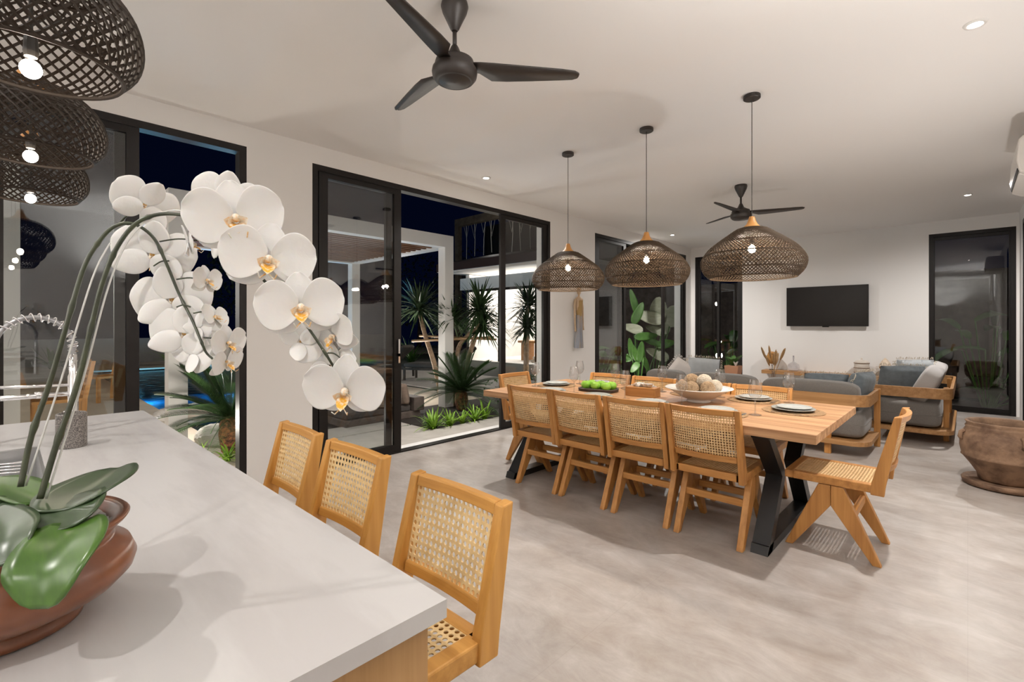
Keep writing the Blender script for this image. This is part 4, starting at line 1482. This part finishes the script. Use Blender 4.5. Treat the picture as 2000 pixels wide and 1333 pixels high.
# pergola
pg = thing('pergola', 'white framed pergola with a brown slatted roof outside the wide door', 'pergola', (-7.95, 3.2, GZ))
A, B, Y0, Y1 = -6.32 + 7.95, -9.62 + 7.95, 1.22 - 3.2, 5.22 - 3.2
for x in (A - .09, B + .09):
    for y in (Y0 + .09, Y1 - .09):
        MB().box(x - .09, x + .09, y - .09, y + .09, 0, 2.68).obj('column', M['white'], pg)
zt0, zt1 = 2.68, 2.88
MB().box(A - .18, A, Y0, Y1, zt0, zt1).obj('beam', M['white'], pg)
MB().box(B, B + .18, Y0, Y1, zt0, zt1).obj('beam', M['white'], pg)
MB().box(B + .18, A - .18, Y0, Y0 + .18, zt0, zt1).obj('beam', M['white'], pg)
MB().box(B + .18, A - .18, Y1 - .18, Y1, zt0, zt1).obj('beam', M['white'], pg)
m = MB()
n = 19
for k in range(n):
    x = B + .22 + (A - B - .48) * k / (n - 1)
    m.box(x, x + .055, Y0 + .18, Y1 - .18, 2.70, 2.82)
m.obj('slatted_roof', M['slat'], pg)

# sunken seat with pillows
sl = thing('garden_lounge', 'low stone lounge seat with a dark mattress outside the wide door', 'lounge seat', (-7.0, 3.55, GZ))
MB().box(.30, 1.02, -.45, .75, 0, .10).box(.30, 1.05, .62, .80, .10, .30).obj('stone_base', M['stone'], sl, bevel=.01)
MB().box(.32, .98, -.42, .60, .10, .19).obj('mattress', M['pdark'] if False else mat('dark_mattress', (.07, .06, .055), .9), sl, bevel=.02)
for i, (x, y, rz, lb) in enumerate(((-6.15, 4.02, R(10), 'tan'), (-6.45, 3.98, R(-12), 'dusty pink'), (-6.0, 3.75, R(60), 'pale striped'))):
    pillow('garden_pillow', lb + ' pillow leaning in the low garden lounge', 'pillow', (x, y, GZ + .36), .40, .34, .15, rz, R(14), mat('garden_pillow_' + str(i), ((.30, .22, .17), (.34, .26, .23), (.42, .37, .31))[i], .95, noise=((3, 3, 40), (.20, .15, .12))), None, 'pillows in the garden lounge')

# loungers


def lounger(loc, rz, label):
    t = thing('sun_lounger', label, 'sun lounger', loc, rz, 'dark sun loungers on the far terrace')
    MB().box(-.95, .95, -.32, -.27, .26, .31).box(-.95, .95, .27, .32, .26, .31).obj('frame', M['darkwood'], t)
    MB().superell((-.30, 0, .37), 1.25, .60, .13, .3, .5, 20, 8).obj('mattress', mat('lounger_canvas', (.05, .045, .04), .9), t, smooth=True)
    MB().superell((.55, 0, .58), .80, .60, .13, .3, .5, 20, 8, M=Matrix.Rotation(R(-38), 3, 'Y')).obj('backrest', M['darkwood'], t, smooth=True)
    for x in (-.85, .8):
        for y in (-.29, .29):
            MB().box(x - .025, x + .025, y - .02, y + .02, 0, .26).obj('leg', M['darkwood'], t)


struct(MB().box(-14.5, -7.4, 6.35, 8.9, -.05, GZ + .012).obj('lounger_terrace_ground', M['conc']))
lounger((-9.45, 7.4, GZ + .012), R(25), 'dark sun lounger on the far terrace, right of the two')
lounger((-11.4, 6.95, GZ + .012), R(20), 'dark sun lounger on the far terrace, left of the two')

# plants


def dracaena(loc, label, trunks):
    t = thing('dracaena', label, 'tree', loc)
    rd = random.Random(int(abs(loc[0]) * 100))
    for (dx, dy, h, lx, ly, r) in trunks:
        p = [Vector((dx * .3, dy * .3, 0)), Vector((dx * .6, dy * .6, h * .4)), Vector((dx, dy, h * .75)), Vector((dx + lx, dy + ly, h))]
        MB().tube(smooth_path(p, 5), [.05 - .018 * i / 15 for i in range(16)], 10).obj('trunk', M['bark'], t, smooth=True)
        m = MB()
        top = p[-1]
        for k in range(190):
            a = rd.uniform(0, 2 * PI)
            el = rd.uniform(-.55, 1.3)
            d = Vector((math.cos(a) * math.cos(el), math.sin(a) * math.cos(el), math.sin(el)))
            m.blade(top + Vector((0, 0, rd.uniform(-.08, .06))), d, r * rd.uniform(.75, 1.1), .036, rd.uniform(.05, .40), 5, .25, lambda q: (1 - q) ** .5 * (.6 + .9 * min(q * 3, 1)) * .75 + .02)
        m.obj('crown', M['g1'], t, smooth=True)
    return t


dr = dracaena((-6.42, 5.25, GZ), 'spiky dracaena with pale trunks behind the cycad', [(-.42, -.25, 1.66, -.12, -.02, .66), (.02, .0, 1.50, -.03, .03, .50), (.30, .30, 1.64, .05, .05, .68), (.10, .12, 1.40, .25, .30, .58)])
m = MB()
m.tube([(-.55, -.42, 1.10), (.62, .42, 1.17)], .022, 8).tube([(-.50, -.30, 1.19), (.58, .52, 1.13)], .018, 8)
m.obj('bamboo_brace', M['bamboo'], dr, smooth=True)
dracaena((-6.0, 6.7, GZ), 'tall dracaena seen through the right pane of the wide door', [(0, 0, 1.75, .05, .02, .62), (.25, -.25, 1.35, .05, -.05, .45)])


def cycad(loc, label, R_, h, n=40, seed=1):
    t = thing('cycad', label, 'cycad', loc)
    rd = random.Random(seed)
    MB().lathe([(.06, 0), (.085, .03), (.11, h * .5), (.10, h * .85), (.05, h)], 20, capb=True, capt=True).obj('trunk', M['cycbark'], t, smooth=True)
    m = MB()
    for k in range(n):
        a = k * 2.39996 + rd.uniform(-.1, .1)
        el = R(78) - R(78) * (k / n) ** .8 + rd.uniform(-.08, .08)
        L = R_ * rd.uniform(.85, 1.1)
        d = Vector((math.cos(a) * math.cos(el), math.sin(a) * math.cos(el), math.sin(el)))
        pts = []
        for i in range(17):
            q = i / 16
            pts.append(Vector((0, 0, h * .9)) + d * L * q + Vector((0, 0, -1)) * (.38 * L * q * q * math.cos(el)))
        m.tube(pts, .004, 3)
        side = d.cross(ZU)
        side = side.normalized() if side.length > .05 else Vector((1, 0, 0))
        for i in range(2, 17):
            for f in (0, .33, .66):
                if i == 16 and f:
                    continue
                c = pts[i - 1].lerp(pts[i], f)
                tg = (pts[i] - pts[i - 1]).normalized()
                q = (i - 1 + f) / 16
                ll = .16 * R_ / .7 * math.sin(PI * (.12 + .80 * q)) ** .6
                for s in (-1, 1):
                    dd = (side * s + tg * .75 + ZU * .35)
                    m.blade(c, dd, ll, .011, .12, 2, .1)
    m.obj('fronds', M['g2'], t)
    return t


cycad((-5.95, 5.08, GZ), 'dark cycad palm with a short brown trunk in the planting bed', .82, .32, 44, 3)
cycad((-5.75, 1.66, GZ), 'green cycad beside the pool, seen past the kitchen stools', .85, .40, 44, 8)


def tuft(loc, label, n, L, W, mm, seed, droop=.5, cat='plant', group=None, name='grass_tuft'):
    rd = random.Random(seed)
    m = MB()
    for k in range(n):
        a = k * 2.4 + rd.uniform(-.3, .3)
        el = rd.uniform(.55, 1.35)
        m.blade((rd.uniform(-.02, .02), rd.uniform(-.02, .02), 0), (math.cos(a) * math.cos(el), math.sin(a) * math.cos(el), math.sin(el)), L * rd.uniform(.6, 1.1), W, droop * rd.uniform(.3, 1), 5, .3, lambda q: (1 - q) ** .6 + .02)
    return tag(m.obj(name, mm, loc=loc, smooth=True), label, cat, group)


G = 'lime tufts along the planting bed'
for i, (px, py, D, L, lb) in enumerate(((845, 833, 6.35, .26, 'lime green tuft at the left tip of the planting bed'), (870, 838, 6.2, .34, 'largest lime green tuft at the front of the bed'), (900, 832, 6.4, .32, 'lime green tuft below the cycad trunk'), (918, 824, 6.6, .22, 'small lime tuft right of the cycad trunk'),
                                    (945, 822, 6.75, .30, 'lime green tuft near the open door edge'), (962, 816, 6.9, .30, 'lime green tuft farthest right in the bed'))):
    p = at(px, py, D)
    tuft((max(p.x, -5.9) if p.x < -5.02 else -5.12, p.y, GZ), lb, 26, L * 1.35, .034, M['g3'], i, .6, 'plant', G)
tuft((-5.35, 3.93, GZ), 'grey green tuft by the low lounge', 26, .26, .010, mat('grey_grass', (.10, .15, .09), .6), 9, .4, 'plant')
for i, (x, y) in enumerate(((-5.25, 1.35), (-5.15, 1.12), (-5.45, 1.55), (-5.2, 1.65), (-5.55, 1.28))):
    tuft((x, y, GZ), ['lime tuft outside the kitchen door, nearest the frame', 'lime tuft outside the kitchen door, hidden by the counter', 'lime tuft outside the kitchen door, below the cycad', 'lime tuft outside the kitchen door, against the wall', 'lime tuft outside the kitchen door, nearest the plunge pool'][i], 22, .34, .026, M['g3'], 20 + i, .6, 'plant', 'lime tufts outside the kitchen door')
# low dark hedge strip below the right pane
m = MB()
rd = random.Random(11)
for k in range(1500):
    m.blade((rd.uniform(-6.0, -5.1), rd.uniform(5.6, 7.6), rd.uniform(0, .42)), (rd.uniform(-1, 1), rd.uniform(-1, 1), rd.uniform(0, 1)), rd.uniform(.05, .10), .03, .3, 2)
tag(m.obj('ground_cover', M['g4']), 'low leafy ground cover outside the right pane of the wide door', 'ground cover', kind='stuff')
flat('bed_ground_3', rect(-6.64, -4.98, 6.2, 10.4), -1.6, GZ, M['soil'])


# broad leaved plants behind door 3


def broadplant(loc, label, leaves, mm, seed, cat='plant'):
    t = thing('broad_leaf_plant', label, cat, loc, 0, None)
    rd = random.Random(seed)
    st_ = MB()
    for (dx, dy, h, L, W, a, el, dr_) in leaves:
        p = [Vector((dx * .2, dy * .2, 0)), Vector((dx * .6, dy * .6, h * .5)), Vector((dx, dy, h))]
        st_.tube(smooth_path(p, 4), .012, 6)
        m = MB()
        m.blade(p[-1], (math.cos(a) * math.cos(el), math.sin(a) * math.cos(el), math.sin(el)), L, W, dr_, 10, .12, lambda q: math.sin(PI * (.10 + .88 * q)) ** .6, rd.uniform(-.6, .6))
        m.obj('leaf', mm, t, smooth=True)
    st_.obj('stems', M['g4'], t, smooth=True)
    return t


def pixplant(name, label, leaves, mm, base):
    t = thing(name, label, 'plant', base)
    B0 = Vector(base)
    st_ = MB()
    for px, py, D, dx, dy, wd, tw in leaves:
        D += .95
        c = at(px, py, D) - B0
        a = (VR * dx - ZU * dy) * (D / F) + VD * tw
        nrm = (-VD + ZU * .3 + VR * tw).normalized()
        b_ = nrm.cross(a).normalized() * (wd * D / F)
        m = MB()

        def fn(u, v):
            q, r = 2 * u - 1, 2 * v - 1
            wv = (1 - q * q) ** .5 * (1 - .25 * q)
            return c + a * q + b_ * (r * wv) + nrm * (.10 * r * r * wv - .10 * q * q) * b_.length
        m.grid(fn, 14, 6)
        m.obj('leaf', mm, t, smooth=True, solid=.004)
        s0 = c - a * .9
        st_.tube(smooth_path([Vector((s0.x * .25, s0.y * .25, 0)), Vector((s0.x * .7, s0.y * .7, s0.z * .6)), s0], 5), .011, 6)
    st_.obj('stems', M['g4'], t, smooth=True)


pixplant('broad_leaf_plant', 'plant with big pale oval leaves outside the third door', [
    (1286, 603, 9.7, 4, -24, 17, .05), (1270, 620, 9.6, -25, -7, 14, .1), (1312, 618, 9.8, 5, -22, 16, 0), (1236, 642, 9.5, -18, -6, 10, .1), (1281, 645, 9.6, -18, -8, 9, .1), (1297, 640, 9.8, -8, -12, 10, 0), (1284, 692, 9.5, -20, -10, 11, .1)],
    M['g5'], tuple(at(1270, 770, 10.5).to_2d()) + (GZ,))
pixplant('broad_leaf_plant', 'dark green paddle-leaved plant below the pale leaves outside the third door', [
    (1262, 657, 9.4, 26, -2, 8, .1), (1240, 690, 9.3, -6, -18, 7, 0), (1251, 688, 9.3, 3, -22, 7, 0), (1232, 680, 9.3, -3, -20, 6, 0), (1262, 712, 9.2, 8, 14, 6, .1), (1240, 718, 9.2, -8, 10, 7, 0), (1275, 668, 9.5, 20, 8, 7, 0), (1225, 700, 9.3, -10, 4, 8, 0), (1300, 672, 9.5, 18, -4, 9, 0), (1246, 612, 9.6, 10, -22, 9, 0), (1238, 590, 9.7, -7, -26, 7, 0)],
    M['g4'], tuple(at(1248, 770, 10.3).to_2d()) + (GZ,))
lv = []
rd = random.Random(21)
for k in range(22):
    lv.append((rd.uniform(-.3, .3), rd.uniform(-.6, .9), rd.uniform(.15, .85), rd.uniform(.35, .6), rd.uniform(.12, .26), rd.uniform(0, 2 * PI), rd.uniform(.1, .9), .5))
broadplant((-5.35, 8.0, GZ), 'lush dark green leafy plant low outside the third door', lv, M['g4'], 5)
lv = []
for k in range(12):
    lv.append((rd.uniform(-.2, .2), rd.uniform(-.3, .3), rd.uniform(.9, 1.6), rd.uniform(.4, .7), .16, rd.uniform(0, 2 * PI), rd.uniform(.3, 1.1), .5))
broadplant((-5.9, 7.6, GZ), 'tall green plant with arching leaves outside the third door', lv, M['g4'], 6)
lv = []
for k in range(26):
    lv.append((rd.uniform(-.5, .5), rd.uniform(-.3, .3), rd.uniform(.1, 1.1), rd.uniform(.4, .7), rd.uniform(.1, .24), rd.uniform(0, 2 * PI), rd.uniform(.2, 1.2), .5))
broadplant((-3.9, 11.2, GZ - .02), 'leafy plant outside the far left window', lv, M['g4'], 7)
lv = []
for k in range(20):
    lv.append((rd.uniform(-.4, .4), rd.uniform(-.3, .3), rd.uniform(.1, 1.6), rd.uniform(.4, .8), rd.uniform(.1, .2), rd.uniform(0, 2 * PI), rd.uniform(.2, 1.2), .5))
broadplant((.25, 11.4, GZ - .02), 'leafy plant outside the far right window', lv, M['g4'], 8)

# garden walls, building across the lawn
struct(MB().box(-22.4, -22.1, -12, 14, GZ, .86).obj('wall_garden_left', M['gwall']))
struct(MB().box(-9, 12, 12.6, 12.8, -1.2, 2.4).obj('wall_garden_far', M['stone']))
struct(MB().box(2.6, 2.75, -6, 12.6, -1.2, 2.4).obj('wall_garden_right', M['gwall']))
wc = thing('white_post', 'white rendered post outside the kitchen sliding door', 'post', (-5.62, .02, GZ))
MB().box(-.08, .08, -.06, .06, .06, 2.9).obj('shaft', M['white'], wc)
MB().box(-.10, .10, -.08, .08, 0, .06).obj('foot', M['white'], wc)

hb = thing('garden_house', 'lit white house with dark red eaves across the lawn', 'house', (-12, 12.4, GZ))
MB().box(-2.6, 3.3, 3.6, 3.8, 0, 3.38).box(-2.6, -2.4, .3, 3.6, 0, 3.38).box(3.1, 3.3, .3, 3.6, 0, 3.38).box(-2.6, 3.3, 0, .3, 2.75, 3.2).box(-2.6, 3.3, 0, 3.8, -.02, .02).obj('wall', M['white'], hb)
MB().prism([(-.9, 3.42), (4.0, 3.42), (4.0, 3.75), (2.0, 4.4), (-.9, 3.72)], -2.95, 3.7, 'x').obj('roof', M['roof'], hb)
MB().prism([(-.88, 3.40), (4.0, 3.40), (4.0, 3.418), (-.88, 3.418)], -2.93, 3.68, 'x').obj('soffit', M['white'], hb)
fr = MB()
for x in (-2.4, -.6, 1.2, 3.03):
    fr.box(x, x + .07, .12, .20, .02, 2.66)
fr.box(-2.4, 3.1, .12, .20, 2.66, 2.75)
fr.obj('window_frame', M['black'], hb)
tb2 = thing('bench_table', 'pale wooden table inside the lit house across the lawn', 'table', (-11.2, 13.9, GZ + .02))
MB().box(-1.3, 1.3, -.4, .4, .68, .76).obj('table_top', M['tx'], tb2)
for x in (-1.15, -.3, .5, 1.15):
    MB().box(x - .07, x + .07, -.3, .3, 0, .68).obj('leg', M['tx'], tb2)
for i, (x, z) in enumerate(((-11.0, .0), (-10.9, .12))):
    tag(MB().superell((0, 0, .06), .9, .5, .12, .4, n=20, m=8).obj('floor_cushion', M['fringe'], loc=(x, 13.2, GZ + .02 + z), smooth=True), ['lower pale cushion stacked inside the lit house', 'upper pale cushion stacked inside the lit house'][i], 'cushion', 'stacked cushions in the house')
pk = thing('magenta_orchid', 'magenta orchid in a white vase inside the lit house', 'orchid', (-11.75, 13.9, GZ + .78))
MB().lathe([(.001, 0), (.08, 0), (.12, .12), (.08, .24), (.05, .28), (.001, .27)], 16).obj('vase', M['bowl'], pk, smooth=True)
m = MB()
for k in range(16):
    m.superell((.05 + .012 * k + rd.uniform(-.05, .05), rd.uniform(-.05, .05), .95 - .035 * k + rd.uniform(-.04, .04)), .12, .06, .10, 1, n=8, m=6)
m.tube([(0, 0, .25), (-.02, 0, .7), (.08, 0, .98), (.22, 0, .6)], .01, 5)
m.obj('blossoms', M['mag'], pk, smooth=True)

# dark upper pavilion with pale branches
up = thing('timber_pavilion', 'dark raised timber pavilion with pale hanging branches above the house', 'pavilion', (-15.4, 17.8, 4.6))
MB().box(-4.6, 8.5, -1.2, -.95, 2.0, 2.4).box(-4.6, -4.3, -1.2, -.95, -4.6, 2.0).box(8.2, 8.5, -1.2, -.95, -4.6, 2.0).obj('timber_frame', mat('weathered_timber', (.16, .12, .08), .8, noise=(3, (.07, .05, .035))), up)
MB().box(-4.6, 8.5, 1.0, 1.2, -1, 2.35).box(-4.6, 8.5, -.94, 1.0, -1, -.05).obj('dark_wall', M['dark'], up)
m = MB()
for k in range(17):
    x = -3.9 + k * .66 + rd.uniform(-.1, .1)
    z0 = rd.uniform(.0, .4)
    m.tube([(x, -1.0, z0), (x + rd.uniform(-.08, .08), -1.0, 1.2), (x + rd.uniform(-.15, .15), -1.0, 2.1)], .022, 4)
    for s in (-1, 1):
        m.tube([(x, -1.0, 1.3 + rd.uniform(-.2, .2)), (x + s * rd.uniform(.15, .3), -1.0, 2.1)], .012, 3)
m.obj('branches', mat('pale_branch', (.40, .38, .34), .8), up)
lamp('pavilion_lamp', 'POINT', (-16.0, 15.4, 5.6), 24, (1, .95, .88), .1)
for i, (x, y, z, r) in enumerate(((-24.0, 22.0, 0, 3.2), (-24.5, 17.5, 0, 2.4), (-25.5, 8.5, 0, 2.3))):
    t = thing('background_tree', ['dark leafy tree behind the pergola beside the pavilion', 'dark leafy tree farther left behind the loungers', 'dark leafy tree behind the garden wall at the left'][i], 'tree', (x, y, GZ), 0, 'dark trees beyond the garden')
    MB().tube([(0, 0, 0), (.1, 0, 1.5), (0, .1, 3)], [.15, .12, .08], 8).obj('trunk', M['darkwood'], t)
    m = MB()
    for k in range(1400):
        d = Vector((rd.gauss(0, 1), rd.gauss(0, 1), rd.gauss(0, .8))).normalized() * r * rd.uniform(.6, 1) ** .5
        m.blade(Vector((0, 0, 3.6)) + d, (rd.uniform(-1, 1), rd.uniform(-1, 1), rd.uniform(-.6, .6)), .25, .12, .3, 2)
    m.obj('foliage', M['g6'], t)

# planting along the far garden wall and by the pool
for i, (x, y, L, n_, mm) in enumerate(((-20.6, 1.0, 1.0, 26, 'g4'), (-20.4, 2.7, .9, 40, 'g3'), (-20.2, 4.0, 1.1, 60, 'g3'), (-20.6, 5.4, 1.1, 50, 'g4'), (-20.4, 6.4, 1.2, 50, 'g4'), (-14.2, 9.8, 1.5, 60, 'g4'), (-21.2, -.6, 1.1, 26, 'g4'))):
    tuft((x, y, GZ), ['leafy clump by the garden wall left of the pool corner', 'pale grassy clump behind the pool corner', 'tall bright grass clump behind the pool', 'dark grass clump behind the pool, right part', 'dark grass clump behind the pool beside the cycad', 'round green bush behind the sun loungers', 'broad leafy clump by the garden wall at far left'][i], n_, L, .14 if mm == 'g4' and i in (0, 6) else .04, M[mm], 40 + i, .5, 'shrub', None, 'garden_shrub')
# teak outdoor table and chairs on the terrace


def tchair(loc, rz, label):
    t = thing('garden_chair', label, 'chair', loc, rz, 'teak chairs on the terrace')
    MB().box(-.24, .24, -.24, .24, .42, .46).obj('seat', M['ty'], t)
    for x in (-.22, .22):
        MB().box(x - .025, x + .025, .19, .24, 0, .42).obj('leg', M['tz'], t)
        MB().prism([(-.24, 0), (-.19, 0), (-.21, .45), (-.30, .92), (-.34, .92), (-.26, .45)], x - .025, x + .025, 'x').obj('leg', M['tz'], t)
    m = MB()
    for k in range(4):
        m.box(-.19, .19, -.27 - .02 * k, -.25 - .02 * k, .52 + k * .10, .58 + k * .10)
    m.obj('backrest', M['tx'], t)


gt = thing('garden_table', 'teak dining table on the stone terrace seen behind the faucet', 'table', (-8.2, -.35, GZ))
MB().box(-.9, .9, -.5, .5, .70, .75).obj('table_top', M['ty'], gt)
for x in (-.8, .8):
    for y in (-.4, .4):
        MB().box(x - .04, x + .04, y - .04, y + .04, 0, .70).obj('leg', M['tz'], gt)
tchair((-8.3, .45, GZ), PI, 'teak garden chair on the pool side of the terrace table')
tchair((-6.95, -.30, GZ), R(90), 'teak garden chair at the house end of the terrace table')
tchair((-11.4, 1.25, GZ), R(200), 'teak garden chair standing alone beside the pool')
